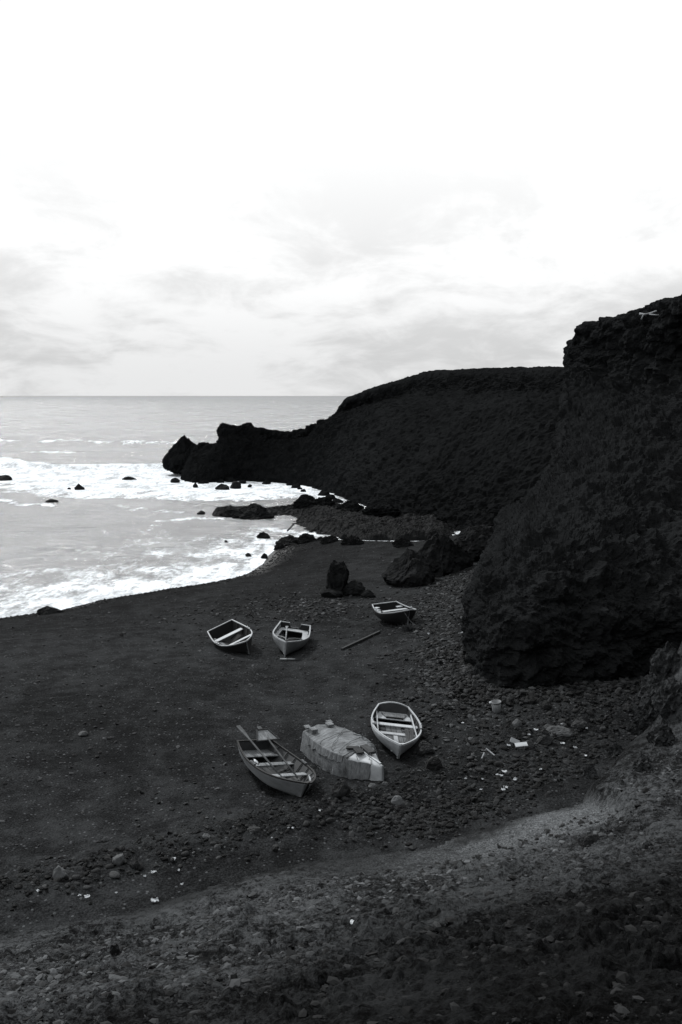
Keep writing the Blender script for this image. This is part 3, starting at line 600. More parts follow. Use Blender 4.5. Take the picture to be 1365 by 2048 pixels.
big_rock('shore_boulder', 704, 1024, 50, 18, 'dark boulder on the shelf below the headland wall', 26, 0.5, 0.8, 5, M_HEAD, 0.2, amp=0.45, freq=2.2)
big_rock('shore_boulder', 765, 1034, 80, 26, 'large dark boulder leaning on the headland foot', 27, 0.6, 0.8, 5, M_HEAD, 0.25, amp=0.45, freq=2.2)
big_rock('sea_rock', 452, 1085, 7, 5, 'single small round rock in the grey shallows', 29, SEA, 0.9, 3, M_WETROCK, 0.2)
TIDE = ['flat wet rock farthest out in the wash off the beach corner', 'wet rock in the wash just inside the outermost flat one', 'broad wet rock at the corner where beach meets shelf', 'long wet rock next to the broad corner rock',
        'small wet rock between the two long tideline rocks', 'wet rock at the head of the narrow pool', 'wet rock in the middle of the narrow pool below the shelf', 'small wet rock on the shelf side of the pool', 'dark rock at the inner end of the pool, nearest the mound',
        'small wet rock at the lip of the beach corner', 'tiny wet rock awash off the beach lip', 'low wet rock lodged on the edge of the shelf']
for k, (u, v, w, h) in enumerate(((528, 1076, 24, 9), (560, 1098, 20, 9), (578, 1090, 44, 15), (612, 1086, 40, 14), (640, 1084, 18, 9), (660, 1086, 30, 12), (705, 1090, 36, 14), (690, 1078, 14, 8), (806, 1094, 36, 14), (530, 1116, 12, 7), (497, 1112, 10, 5), (740, 1076, 20, 9))):
    o = big_rock('tideline_rock', u, v, w, h, TIDE[k], 40 + k, max(0.05, P(u, v)[2] if v > 1085 else 0.05), 0.8, 5, M_WETROCK, 0.2, sink=0.42, amp=0.5, freq=2.4)
    o['group'] = 'wet rocks along the tideline'
# crags that break the skyline of the headland's low end
for k, (u, v, y, w, h) in enumerate(((456, 866, 145, 34, 36), (492, 866, 146, 40, 30), (530, 872, 146, 44, 26), (566, 876, 145, 30, 20), (600, 872, 144, 34, 22), (626, 866, 143, 30, 26), (412, 900, 146, 34, 26), (386, 908, 147, 26, 26), (650, 852, 142, 26, 24))):
    p = at(u, v, y); s = y / F_PX
    o = link('crag', rock_mesh('crag', 820 + k, 5, (w * s * 0.62, w * s * 0.6, h * s * 0.62), 9, 0.5, M_HEAD, 2.2, True, 0.2, 0.8), label=['black crag with an upright outer face at the start of the headland humps', 'second crag of the headland humps', 'broad crag on the back of the headland humps', 'low crag where the humps slope down', 'knobbly crag in the headland notch', 'crag at the foot of the plateau shoulder', 'low crag next to the sea stack', 'lowest crag against the sea stack', 'crag halfway up the plateau shoulder'][k], cat='rock', group='crags of the headland end')
    o.location = p; o.rotation_euler = (0, 0, 0.7 * k)
# headland foot boulders
for k in range(18):
    t = k / 17; b = np.array([(-19, 138), (-14, 140.3), (-5.2, 133), (-1.6, 121.5), (1.6, 107.5), (6, 95.5)]); i = min(int(t * 5), 4); f = t * 5 - i
    q = b[i] * (1 - f) + b[i + 1] * f + rng.normal(size=2) * 0.6 + np.array((-0.8, -1.2)) * (0.3 + rng.random())
    s = rng.uniform(0.3, 0.8)
    o = link('foot_boulder', rock_mesh('foot_boulder', 100 + k, 3, (s, s * 0.8, s * 0.7), 8, 0.25, M_HEAD, 1.4, True, 0.2), label=['dark boulder in the row below the outer headland humps', 'dark boulder in the row below the headland notch', 'dark boulder in the row below the sloping end of the plateau', 'dark boulder in the row where the headland wall turns inland', 'dark boulder in the row at the inner end of the headland foot'][min(int(t * 5), 4)], cat='rock', group='boulders along the headland foot')
    o.location = (q[0], q[1], 0.1)
# beach landmarks
big_rock('rock_pillar', 676, 1192, 44, 66, 'upright black rock pillar standing alone on the beach', 77, None, 0.8, 5, M_ROCK, 0.36, 'rock', 0.05, 2.0, 0.42, boxy=0.55)
big_rock('pillar_rubble', 664, 1196, 40, 18, 'low dark lump against the front of the rock pillar', 62, None, 0.8, 4, M_ROCK, 0.2)
big_rock('pillar_rubble', 712, 1192, 50, 26, 'rounded dark lump against the side of the rock pillar', 63, None, 0.8, 4, M_ROCK, 0.3)
big_rock('pillar_rubble', 738, 1196, 26, 14, 'small dark lump at the outer end of the pillar rubble', 68, None, 0.8, 4, M_ROCK, 0.2)
big_rock('rock_mound', 822, 1172, 96, 62, 'broad dark rock mound between the pillar and the cliff', 64, None, 0.9, 5, M_ROCK, 0.35, amp=0.35)
big_rock('rock_mound', 880, 1152, 120, 70, 'dark rocky mound half hidden behind the broad mound', 65, None, 0.9, 5, M_ROCK, 0.35, amp=0.35)
big_rock('rock_mound', 960, 1120, 90, 60, 'dark rock heap at the inner corner of the beach', 66, None, 0.9, 5, M_ROCK, 0.3, amp=0.35)
for k, (u, v, w, h) in enumerate(((1318, 1396, 50, 40), (1345, 1346, 56, 44), (1306, 1440, 46, 30), (1352, 1410, 56, 36), (1280, 1470, 36, 22), (1330, 1490, 50, 26), (1236, 1512, 30, 18), (1182, 1556, 28, 18), (1290, 1540, 40, 20))):
    big_rock('outcrop_block', u, v, w, h, ['rough block at the outer edge of the outcrop under the cliff', 'topmost rough block of the outcrop', 'rough block low on the outer edge of the outcrop', 'rough block at the middle of the outcrop', 'rough block where the outcrop meets the rubble', 'broad rough block on the back of the outcrop', 'rough block on the lower slope edge', 'lowest rough block at the end of the gravel strip', 'rough block embedded in the slope below the outcrop'][k], 700 + k, None, 0.9, 4, M_BLOCK, 0.15, 'rock', 0.42, 3.2, 0.55)
big_rock('tide_boulder', 98, 1228, 44, 13, 'low wet boulder lying at the edge of the wash', 69, None, 0.7, 4, M_WETROCK, 0.2, sink=0.4)

# single stones that stand out
NAMED = [(166, 1473, 18, 9, 'lone pale oval stone on open sand', 'p'), (236, 1732, 22, 20, 'pale rounded stone with a dark hollow in the rubble line', 'p'),
         (118, 1760, 26, 20, 'rough grey lump at the end of the rubble line', 'p'), (268, 1737, 18, 18, 'grey squarish stone beside the pale rounded stone', 'm'),
         (508, 1668, 26, 11, 'flat grey stone on the sand above the rubble line', 'm'), (413, 1678, 14, 9, 'small pale oval stone above the rubble line', 'p'),
         (212, 1684, 13, 8, 'small pale oval stone alone on the sand near the rubble line', 'p'), (435, 1700, 12, 9, 'pale egg-shaped stone resting on the rubble line', 'p'),
         (683, 1598, 34, 30, 'dark rounded boulder in front of the upturned boat', 'd'), (796, 1612, 22, 16, 'pale leaning stone in the rubble below the upturned boat', 'p'),
         (745, 1578, 17, 8, 'flat pale slab beside the bow of the upturned boat', 'p'), (770, 1573, 14, 7, 'smaller flat pale slab beside the bow of the upturned boat', 'p'),
         (1036, 1454, 18, 13, 'pale angular stone below the bucket', 'p'), (1121, 1476, 48, 16, 'long grey boulder in the litter-strewn rubble', 'm'),
         (1160, 1458, 34, 16, 'grey boulder touching a larger one in the rubble under the cliff', 'm'), (1094, 1492, 34, 16, 'mossy dark boulder below the long grey boulder', 'd'),
         (1058, 1497, 20, 14, 'grey rounded stone beside the white board', 'm'), (1090, 1470, 16, 8, 'flat grey stone above the long grey boulder', 'm'),
         (1098, 1459, 18, 8, 'flat grey stone near the cliff foot above the rubble', 'm'), (1095, 1420, 20, 14, 'dark stone half sunk at the cliff foot', 'd'),
         (850, 1512, 36, 22, 'broad dark boulder beside the bow of the white boat', 'd'), (870, 1540, 34, 20, 'dark boulder between the white boat and the gravel', 'd'),
         (1258, 1424, 20, 12, 'grey round stone by the slope edge under the cliff', 'm'), (1333, 1293, 15, 10, 'pale stone on top of the rough outcrop', 'p'),
         (942, 1352, 30, 16, 'large grey stone at the foot of the cliff nose', 'm'), (951, 1378, 16, 14, 'grey stone upright at the foot of the cliff nose', 'm'),
         (1185, 1690, 26, 20, 'dark block stuck in the gravelly slope', 'd'),
         (625, 1245, 1, 1, '', '')]
SM = {'p': M_PALE, 'm': M_STONE, 'd': M_RUBBLE}
ns = 0
for k, (u, v, w, h, lab, c) in enumerate(NAMED):
    if not lab: continue
    o = big_rock('stone', u, v, w, h, lab, 200 + k, None, 0.85, 4, SM[c], 0.15, 'stone', 0.3, 1.5, 0.30, rng.uniform(-0.5, 0.5), c != 'p')
    ns += 1
# counted stones: the largest of each stretch; they share a dozen meshes
VAR = {c: [rock_mesh(f'stone_{c}', 300 + k, 2, (0.5, 0.5 * (0.6 + 0.1 * (k % 4)), 0.5 * (0.32 if c != 'd' else 0.6) * (0.9 + 0.1 * (k % 3))), 7, 0.16, SM[c], 1.3) for k in range(9)] for c in 'pmd'}
def scatter_stone(u, v, w_px, c, label, group):
    p = P(u, v); s = w_px * float(np.linalg.norm(p - np.array((0, 0, CAM_Z)))) / F_PX
    place('stone', random.choice(VAR[c]), (p[0], p[1], p[2] + s * 0.08), (rng.normal() * 0.15, rng.normal() * 0.15, rng.uniform(0, 6.28)), s, label, 'stone', group)
zones = [
 (70, lambda: (lambda t: (np.interp(t, [0, .35, .6, 1], [60, 420, 640, 780]) + rng.normal() * 14, np.interp(t, [0, .35, .6, 1], [1775, 1705, 1640, 1595]) + rng.normal() * 10))(rng.random()), (8, 22), 'dddm', 'dark stone in the rubble line at the foot of the slope', 'stones of the rubble line'),
 (70, lambda: (lambda t: (np.interp(t, [0, .5, 1], [800, 960, 1180]) + rng.normal() * 30, np.interp(t, [0, .5, 1], [1580, 1530, 1445]) + rng.normal() * 24))(rng.random()), (8, 20), 'dddm', 'dark stone in the rubble between the white boat and the cliff', 'stones of the rubble under the cliff'),
 (62, lambda: (lambda t: (np.interp(t, [0, .5, 1], [860, 905, 900]) + rng.normal() * 30, 1240 + 240 * t))(rng.random()), (8, 18), 'mmmd', 'flat grey stone in the stony strip along the cliff nose', 'stones along the cliff nose'),
 (24, lambda: (rng.uniform(560, 700), rng.uniform(1196, 1232)), (7, 12), 'mmp', 'grey stone in the patch below the rock pillar', 'stones below the rock pillar'),
 (20, lambda: (rng.uniform(20, 420), rng.uniform(1290, 1640)), (7, 12), 'mp', 'small grey stone lying on the open sand beside the sea', 'stones on the open sand'),
]
def pick(val, cuts, words): return words[sum(val > c_ for c_ in cuts)]
def where(grp, u, v):
    if 'line' in grp: return pick(u, (120, 240, 360, 480, 600, 700), ('at the outer end of the rubble line', 'by the rough grey lump in the rubble line', 'beside the pale hollow stone in the rubble line', 'in the rubble line above the white paper scraps', 'in the rubble line below the flat grey stone', 'in the rubble below the bow of the grey boat', 'in the rubble below the upturned boat'))
    if 'under' in grp: return pick(u, (850, 930, 1010, 1090), ('in the rubble below the white boat', 'in the rubble at the head of the gravel strip', 'in the rubble below the bucket', 'in the rubble round the white board', 'in the rubble by the long grey boulder'))
    if 'nose' in grp: return pick(v, (1290, 1340, 1390, 1440), ('in the stony strip below the dinghy bow', 'in the stony strip by the upper cliff nose', 'in the stony strip at the middle of the cliff nose', 'in the stony strip level with the bucket', 'in the stony strip beside the white boat'))
    if 'pillar' in grp: return pick(u, (610, 655), ('in the patch behind the clinker boat', 'in the patch before the rock pillar', 'in the patch between pillar and dinghy'))
    return pick(v, (1380, 1480, 1560), ('on the open sand nearest the wash', 'on the open sand level with the timber', 'on the open sand level with the grey boat', 'on the open sand above the rubble line'))
for n, fn, (a, b), cs, lab, grp in zones:
    for k in range(n):
        u, v = fn(); u = min(u, 960 if 'nose' in lab else 1300)
        c = random.choice(cs); w = a + (b - a) * rng.random() ** 2
        tone = {'d': 'dark', 'm': 'grey', 'p': 'pale'}[c]; size = 'small' if w < a + 0.18 * (b - a) else ('large' if w > a + 0.6 * (b - a) else 'middling')
        scatter_stone(u, v, w, c, f'{size} {tone} stone {where(grp, u, v)}', grp)

# uncountable pebbles, one mass for each stretch
def pebbles(name, label, xs, ys, sizes, mat, sink=0.25, flatk=0.55, tmul=None):
    v, f = ICO[1]; n = len(xs); zs = ground(xs, ys)
    nv = 8; var = []
    for k in range(nv):
        r = np.random.default_rng(900 + k); var.append(v * (1 + 0.16 * np.clip(r.normal(size=(len(v), 1)), -1.5, 1.3)) * np.array((1, r.uniform(0.6, 1), flatk * r.uniform(0.7, 1.3))))
    var = np.array(var)[rng.integers(0, nv, n)]; a = rng.uniform(0, 6.28, n); ca, sa = np.cos(a)[:, None], np.sin(a)[:, None]
    tl = rng.normal(size=(n, 1)) * 0.3
    x = var[..., 0]; y = var[..., 1]; z = var[..., 2] + tl * x
    h = np.asarray(sizes)[:, None] / 2
    pts = np.stack([(x * ca - y * sa) * h + np.asarray(xs)[:, None], (x * sa + y * ca) * h + np.asarray(ys)[:, None], z * h + zs[:, None] + h * sink], -1)
    tone = np.repeat(rng.random(n) ** 2.2 * (1 if tmul is None else tmul), len(v))
    ff = (f[None] + (np.arange(n) * len(v))[:, None, None]).reshape(-1, 3)
    link(name, new_mesh(name, pts.reshape(-1, 3), ff, False, (mat,), {'tone': tone}), kind='stuff', label=label)
def pebble_mat(name, lo, hi):
    m, t, b = mat_base(name); N, L, M, noise, step, grey, bump = mk(t)
    a = N('ShaderNodeAttribute', attribute_name='tone').outputs['Fac']
    L(grey(M('ADD', lo, M('MULTIPLY', a, hi - lo))), b.inputs['Base Color']); b.inputs['Roughness'].default_value = 0.85; b.inputs['Specular IOR Level'].default_value = 0.15
    return m
M_PEB = pebble_mat('pebble_mix', 0.007, 0.065); M_PEBD = pebble_mat('dark_pebble_mix', 0.006, 0.030); M_CLOD = pebble_mat('slope_clods', 0.007, 0.11)
def along(poly, n, sd_, seg=None):
    t = rng.uniform(0, len(poly) - 1 - 1e-6, n); i = t.astype(int); f = (t - i)[:, None]; p = poly[i] * (1 - f) + poly[i + 1] * f
    return p[:, 0] + rng.normal(size=n) * sd_, p[:, 1] + rng.normal(size=n) * sd_
# shingle over the whole beach
n = 9000; r_ = rng.uniform(20, 80, n); a_ = np.radians(rng.uniform(-24, 14, n)); X, Y = r_ * np.sin(a_), r_ * np.cos(a_)
keep = (shore_s(X, Y) > 0.3) & (slope_t(X, Y) < -0.2) & (fbm(v3(X * 0.3, Y * 0.15, 2), 3) + rng.normal(size=n) * 0.25 > -0.05)
X, Y = X[keep], Y[keep]; pebbles('shingle', 'scattered shingle on the black sand', X, Y, 0.05 + 0.13 * rng.random(len(X)) ** 3, M_PEB, 0.15, 0.45)
# shingle of the strip beside the cliff and the patch round the pillar
X, Y = along(np.array([(3.6, 28.5), (3.9, 33), (4.2, 38), (5.0, 46), (6.5, 54)], float), 3600, 1.0); k_ = pdist(X, Y, CLIFF_BASE) > 0.3
pebbles('cobbles', 'bed of cobbles along the foot of the cliff nose', X[k_], Y[k_], 0.07 + 0.18 * rng.random(k_.sum()) ** 2, M_PEB, 0.2, 0.45)
X = rng.normal(size=1500) * 3.2 - 1.8; Y = 47.5 + rng.normal(size=1500) * 2.6
pebbles('cobbles', 'bed of cobbles round the rock pillar', X, Y, 0.06 + 0.16 * rng.random(1500) ** 2, M_PEB, 0.2, 0.5)
X, Y = along(np.array([(-18.5, 50.8), (-13.8, 56.2), (-8.9, 60.4), (-6.3, 66), (-4.2, 74), (-3.6, 79)], float), 2600, 0.9)
k_ = shore_s(X, Y) > 0.2; pebbles('shingle', 'wet shingle along the edge of the wash', X[k_], Y[k_], 0.06 + 0.12 * rng.random(k_.sum()) ** 2, M_PEBD, 0.2, 0.6)
RUB2 = np.array([(0.8, 22.6), (1.8, 22.9), (2.8, 23.3), (4.8, 25.0), (6.2, 26.8), (8.6, 29.4)])
X, Y = along(RUB2, 3200, 0.62); pebbles('rubble', 'dark rubble lapping the upper edge of the gravel strip', X, Y, 0.03 + 0.20 * rng.random(3200) ** 3, M_PEBD, 0.05, 0.7)
X, Y = along(RUBBLE, 3600, 0.45); pebbles('rubble', 'small dark rubble below the slope', X, Y, 0.03 + 0.15 * rng.random(3600) ** 3.5, M_PEBD, 0.05, 0.7)
X, Y = along(np.array([(4.3, 36.5), (4.2, 33), (4.2, 31), (5, 30.2), (7.1, 30.4), (9.6, 31.0), (11.5, 32)]), 3200, 0.38); pebbles('talus', 'fallen dark rubble along the foot of the cliff', X, Y, 0.04 + 0.26 * rng.random(3200) ** 3.5, M_PEBD, 0.25, 0.8)
# clods on the slope
n = 52000; r_ = rng.uniform(7, 30, n); a_ = np.radians(rng.uniform(-26, 26, n)); X, Y = r_ * np.sin(a_), r_ * np.cos(a_)
k_ = (slope_t(X, Y) > 1.6) & (rng.random(n) > sstep(slope_t(X, Y) + 0.22 * X, 4, 10) * 0.8); X, Y = X[k_], Y[k_]; pebbles('clods', 'loose clods and grit on the pitted slope', X, Y, 0.025 + 0.17 * rng.random(len(X)) ** 6, M_CLOD, 0.0, 0.5, 1 - 0.92 * sstep(slope_t(X, Y) + 0.22 * X, 3.6, 10))  # clod tones carry the slope's painted shade too

# ------------------------------------------------------------------ boats
class Hull:
    def __init__(s, L, B, a, D, sb, ss, tm, pw, rake=0.22, chine=None, rocker=0.10, eb=0.0, trake=0.06):
        s.__dict__.update(L=L, B=B, a=a, D=D, sb=sb, ss=ss, tm=tm, pw=pw, rake=rake, chine=chine, rocker=rocker, eb=eb, trake=trake)
    def b(s, t):
        t = np.asarray(t, float)
        return s.B / 2 * np.where(t < s.tm, s.a + (1 - s.a) * np.sin(np.pi / 2 * np.clip(t / s.tm, 0, 1)), 1 - (1 - s.eb) * np.clip((t - s.tm) / (1 - s.tm), 0, 1) ** s.pw)
    def zg(s, t): t = np.asarray(t, float); return s.D + s.sb * np.clip((t - .4) / .6, 0, 1) ** 2 + s.ss * np.clip((.4 - t) / .4, 0, 1) ** 2
    def zk(s, t): t = np.asarray(t, float); return s.rocker * np.clip((t - .6) / .4, 0, 1) ** 2.2 + 0.04 * np.clip((.3 - t) / .3, 0, 1) ** 2
    def pt(s, t, q):
        """q: -1 starboard gunwale .. 0 keel .. +1 port gunwale"""
        t, q = np.broadcast_arrays(np.asarray(t, float), np.asarray(q, float)); m = np.abs(q)
        bg, zk, zg = s.b(t), s.zk(t), s.zg(t)
        if s.chine:
            cr, ch = s.chine; cr = cr * (1 - s.__dict__.get('nar', 0.55) * np.clip((t - .55) / .45, 0, 1) ** 2)
            y = np.where(m < .45, bg * cr * m / .45, bg * (cr + (1 - cr) * (m - .45) / .55)); zf = np.where(m < .45, ch * m / .45, ch + (1 - ch) * (m - .45) / .55)
        else:
            flare = np.clip((t - .5) / .5, 0, 1) ** 1.5
            y = bg * (np.sin(np.pi / 2 * m) ** 0.85 * (1 - flare) + (0.25 * np.sin(np.pi / 2 * m) + 0.75 * m ** 1.15) * flare); zf = (1 - np.cos(np.pi / 2 * m)) * (1 - flare) + m ** 1.1 * flare
        z = zk + (zg - zk) * zf
        x = -s.L / 2 + s.L * t - s.rake * (1 - zf) * t ** 5 + s.trake * (1 - zf) * (1 - t) ** 8
        return np.stack([x, y * np.sign(q), z], -1)
    def hb(s, t, z):
        q = np.linspace(0, 1, 60); p = s.pt(np.full(60, t), q); return float(np.interp(z, p[:, 2], p[:, 1]))
    def x(s, t): return -s.L / 2 + s.L * t

def lap_hull(h, root, n_lap, mats):
    """clinker side: each strake a plank of its own that overlaps the one below"""
    nt = 44; t = np.linspace(0, 1, nt)
    for sgn in (1, -1):
        qs = np.linspace(0.10, 1.0, n_lap + 1)
        for k in range(n_lap):
            a = h.pt(t, sgn * np.full(nt, qs[k] - 0.012)); b = h.pt(t, sgn * np.full(nt, qs[k + 1]))
            out = np.stack([0 * t + 0.25 * t ** 3, sgn * np.ones(nt), -0.25 + 0 * t], -1); out /= np.linalg.norm(out, axis=1, keepdims=True)
            a0 = a + out * 0.020; b0 = b + out * 0.004; a1 = a + out * 0.003; b1 = b - out * 0.012
            v = np.stack([a0, b0, b1, a1], 1).reshape(-1, 3); f = [(4 * i + j, 4 * i + (j + 1) % 4, 4 * i + 4 + (j + 1) % 4, 4 * i + 4 + j) for i in range(nt - 1) for j in range(4)]
            MB().add(v, f + [(3, 2, 1, 0), tuple(range(4 * nt - 4, 4 * nt))]).build('strake', mats, root, True)
def build_boat(name, label, loc, yaw, pitch, roll, h, m_out, m_in, m_rail, m_thw, thwarts=(), floor=None, ribs=(), stern=None, notch=None, laps=0, arch=0.0, rail=(0.045, 0.04), bow_seat=None, invert=False, hook=True):
    root = link(name, None, label=label, cat='boat', group=None)
    rot = (Matrix.Rotation(yaw, 4, 'Z') @ Matrix.Rotation(pitch, 4, 'Y') @ Matrix.Rotation(roll, 4, 'X'))
    if invert: rot = rot @ Matrix.Rotation(math.pi, 4, 'X')
    root.matrix_world = Matrix.Translation(Vector([float(q) for q in loc])) @ rot
    nt, nq = 48, 33; t = np.linspace(0, 1, nt)[:, None]; q = np.linspace(-1, 1, nq)[None, :]
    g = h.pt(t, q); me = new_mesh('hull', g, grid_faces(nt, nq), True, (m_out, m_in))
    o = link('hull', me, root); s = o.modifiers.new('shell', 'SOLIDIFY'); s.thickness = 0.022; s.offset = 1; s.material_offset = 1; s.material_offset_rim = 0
    if laps: lap_hull(h, root, laps, m_out)
    # transom board
    qs = np.linspace(-1, 1, 25); sec = h.pt(np.zeros(25), qs); top = []
    w = float(h.b(0)); z0 = float(h.zg(0)); xs = h.x(0)
    ty = np.linspace(w, -w, 15)[1:-1]
    for y in ty:
        zz = z0 + arch * (1 - (y / w) ** 2)
        if notch and abs(y) < notch[0]: zz = z0 - notch[1]
        top.append((xs, y, zz))
    ring = [tuple(p) for p in sec] + top
    import bmesh
    bm = bmesh.new(); va = [bm.verts.new((p[0] - 0.004, p[1], p[2])) for p in ring]; fa = bm.faces.new(va)
    ex = bmesh.ops.extrude_face_region(bm, geom=[fa]); 
    for e in ex['geom']:
        if isinstance(e, bmesh.types.BMVert): e.co.x += 0.034
    bmesh.ops.recalc_face_normals(bm, faces=bm.faces); me = bpy.data.meshes.new('transom'); bm.to_mesh(me); bm.free(); me.materials.append(m_out); me.materials.append(m_in)
    for p in me.polygons:
        if p.normal.x > 0.8: p.material_index = 1
    link('transom', me, root)
    # gunwale rails
    nt2 = 40; tt = np.linspace(0, 1, nt2)
    for sgn in (1, -1):
        p = h.pt(tt, sgn * np.ones(nt2)); d = np.gradient(p[:, :2], axis=0); d /= np.linalg.norm(d, axis=1, keepdims=True)
        side = np.stack([-d[:, 1] * sgn, d[:, 0] * sgn, np.zeros(nt2)], 1); side *= np.sign((side[:, 1] * sgn).sum())
        MB().sweep([tuple(a + np.array((0, 0, 0.006))) for a in p], rail[0], rail[1], [tuple(a) for a in side]).build('gunwale', m_rail, root, False)
    zt = float(h.zg(0)); 
    if not notch: MB().sweep([(xs + 0.012, y, zt + arch * (1 - (y / w) ** 2) + 0.004) for y in np.linspace(-w, w, 9)], 0.05, 0.03, [(1, 0, 0)] * 9).build('transom_cap', m_rail, root)
    else:
        for sg in (1, -1): MB().sweep([(xs + 0.012, y, zt + 0.004) for y in np.linspace(sg * w, sg * (notch[0] + .03), 4)], 0.05, 0.03, [(1, 0, 0)] * 4).build('transom_cap', m_rail, root)
    # stem
    st = h.pt(np.ones(9), np.linspace(0, 1, 9)); st[:, 1] = 0
    MB().sweep([tuple(a + np.array((0.006, 0, 0.01))) for a in st], 0.05, 0.05, [(0, 1, 0)] * 9).build('stem', m_rail, root)
    kl = h.pt(np.linspace(0.02, 0.97, 20), np.zeros(20))
    MB().sweep([tuple(a - np.array((0, 0, 0.02))) for a in kl], 0.05, 0.045, [(0, 1, 0)] * 20).build('keel', m_out, root)
    if invert: return root
    if hook:
        t1 = 0.90; b1 = h.b(t1) - 0.02; z1 = float(h.zg(t1)) - 0.005; z2 = float(h.zg(1.0)) - 0.005
        MB().prism([(h.x(t1), -b1, z1 - .03), (h.x(.985), -.02, z2 - .03), (h.x(.985), .02, z2 - .03), (h.x(t1), b1, z1 - .03), (h.x(t1 + .03), 0, z1 - .03)],
                   [(h.x(t1), -b1, z1), (h.x(.985), -.02, z2), (h.x(.985), .02, z2), (h.x(t1), b1, z1), (h.x(t1 + .03), 0, z1)]).build('breasthook', m_rail, root)
    for (tc_, z, wd) in thwarts:
        ta, tb = tc_ - wd / 2 / h.L, tc_ + wd / 2 / h.L; ya, yb = h.hb(ta, z) - .015, h.hb(tb, z) - .015
        c = [(h.x(ta), -ya), (h.x(tb), -yb), (h.x(tb), yb), (h.x(ta), ya)]
        MB().prism([(a, b, z - .03) for a, b in c], [(a, b, z) for a, b in c]).build('thwart', m_thw, root, bevel=.006)
    if stern:
        t2, z = stern; tl = np.linspace(0.02, t2, 6); yl = [h.hb(a, z) - .02 for a in tl]
        c = [(h.x(a), -y) for a, y in zip(tl, yl)] + [(h.x(a), y) for a, y in zip(tl[::-1], yl[::-1])]
        MB().prism([(a, b, z - .03) for a, b in c], [(a, b, z) for a, b in c]).build('stern_seat', m_thw, root, bevel=.006)
    if bow_seat:
        t2, t3, z = bow_seat; tl = np.linspace(t2, t3, 6); yl = [max(h.hb(a, z) - .02, .03) for a in tl]
        c = [(h.x(a), -y) for a, y in zip(tl, yl)] + [(h.x(a), y) for a, y in zip(tl[::-1], yl[::-1])]
        MB().prism([(a, b, z - .03) for a, b in c], [(a, b, z) for a, b in c]).build('bow_seat', m_thw, root, bevel=.006)
    if floor:
        z, ws, mf = floor[:3]; x0, x1 = floor[3:] if len(floor) > 3 else (0.06, 0.85)
        for k in range(-3, 4):
            y = k * (ws + .012); ts = np.linspace(x0, x1, 40); ok = [a for a in ts if h.hb(a, z) > abs(y) + ws / 2 + .01 and h.zk(a) < z - .02]
            if len(ok) < 6: continue
            MB().box((h.x((ok[0] + ok[-1]) / 2), y, z), (h.L * (ok[-1] - ok[0]), ws, .018)).build('floorboard', mf, root, bevel=.004)
    for a in ribs:
        for sgn in (1, -1):
            qq = np.linspace(.12, .985, 12) * sgn; p = h.pt(np.full(12, a), qq)
            c = np.array((p[:, 0].mean(), 0, h.D * 1.1)); d = c - p; d[:, 0] = 0; d /= np.linalg.norm(d, axis=1, keepdims=True); p = p + d * .034
            v = []; 
            for r_, dd in zip(p, d): v += [r_ + np.array((-.018, 0, 0)) - dd * .014, r_ + np.array((.018, 0, 0)) - dd * .014, r_ + np.array((.018, 0, 0)) + dd * .010, r_ + np.array((-.018, 0, 0)) + dd * .010]
            f = [(4 * i + j, 4 * i + (j + 1) % 4, 4 * i + 4 + (j + 1) % 4, 4 * i + 4 + j) for i in range(11) for j in range(4)]
            MB().add(v, f + [(3, 2, 1, 0), (44, 45, 46, 47)]).build('rib', m_in, root)
    return root
def rowlock(h, root, t, sgn, m_blk, ln=0.26):
    p = h.pt(t, sgn * 1.0); d = h.pt(t + .03, sgn * 1.0) - p; a = math.atan2(d[1], d[0])
    b = MB().box((p[0], p[1] - sgn * .012, p[2] + .05), (ln, .06, .045), a).build('rowlock_block', m_blk, root, bevel=.005)
    MB().tube([(p[0], p[1] - sgn * .012, p[2] + .06), (p[0], p[1] - sgn * .012, p[2] + .16)], .012).build('thole_pin', m_blk, b)
def wpt(root, p): return root.matrix_world @ Vector([float(q) for q in p])
def oar(p0, p1, label, mat=M_OAR, blade=0.75, bw=0.115):
    """p0: blade tip, p1: handle end"""
    p0, p1 = Vector(p0), Vector(p1); d = (p1 - p0); L = d.length; root = link('oar', None, label=label, cat='oar', group='oars lying in boats')
    x = d.normalized(); y = Vector((0, 0, 1)).cross(x).normalized(); z = x.cross(y)
    root.matrix_world = Matrix.Translation(p0) @ Matrix((x, y, z)).transposed().to_4x4()
    MB().tube([(blade * .75, 0, 0), (blade, 0, 0), (L * .6, 0, 0), (L - .16, 0, 0)], .026, 8).build('shaft', mat, root, True)
    MB().tube([(L - .17, 0, 0), (L - .08, 0, 0), (L, 0, 0)], .017, 8, .019).build('grip', mat, root, True)
    b = MB(); pr = [(0, .85), (.04, 1), (blade * .45, .95), (blade * .8, .45), (blade, .2)]
    for (a, wa), (c, wc) in zip(pr[:-1], pr[1:]):
        b.prism([(a, -bw / 2 * wa, -.011), (a, bw / 2 * wa, -.011), (a, bw / 2 * wa, .011), (a, -bw / 2 * wa, .011)], [(c, -bw / 2 * wc, -.014), (c, bw / 2 * wc, -.014), (c, bw / 2 * wc, .014), (c, -bw / 2 * wc, .014)])
    b.build('blade', mat, root)
    return root
def gz(x, y): return float(ground(np.array([x]), np.array([y]))[0])
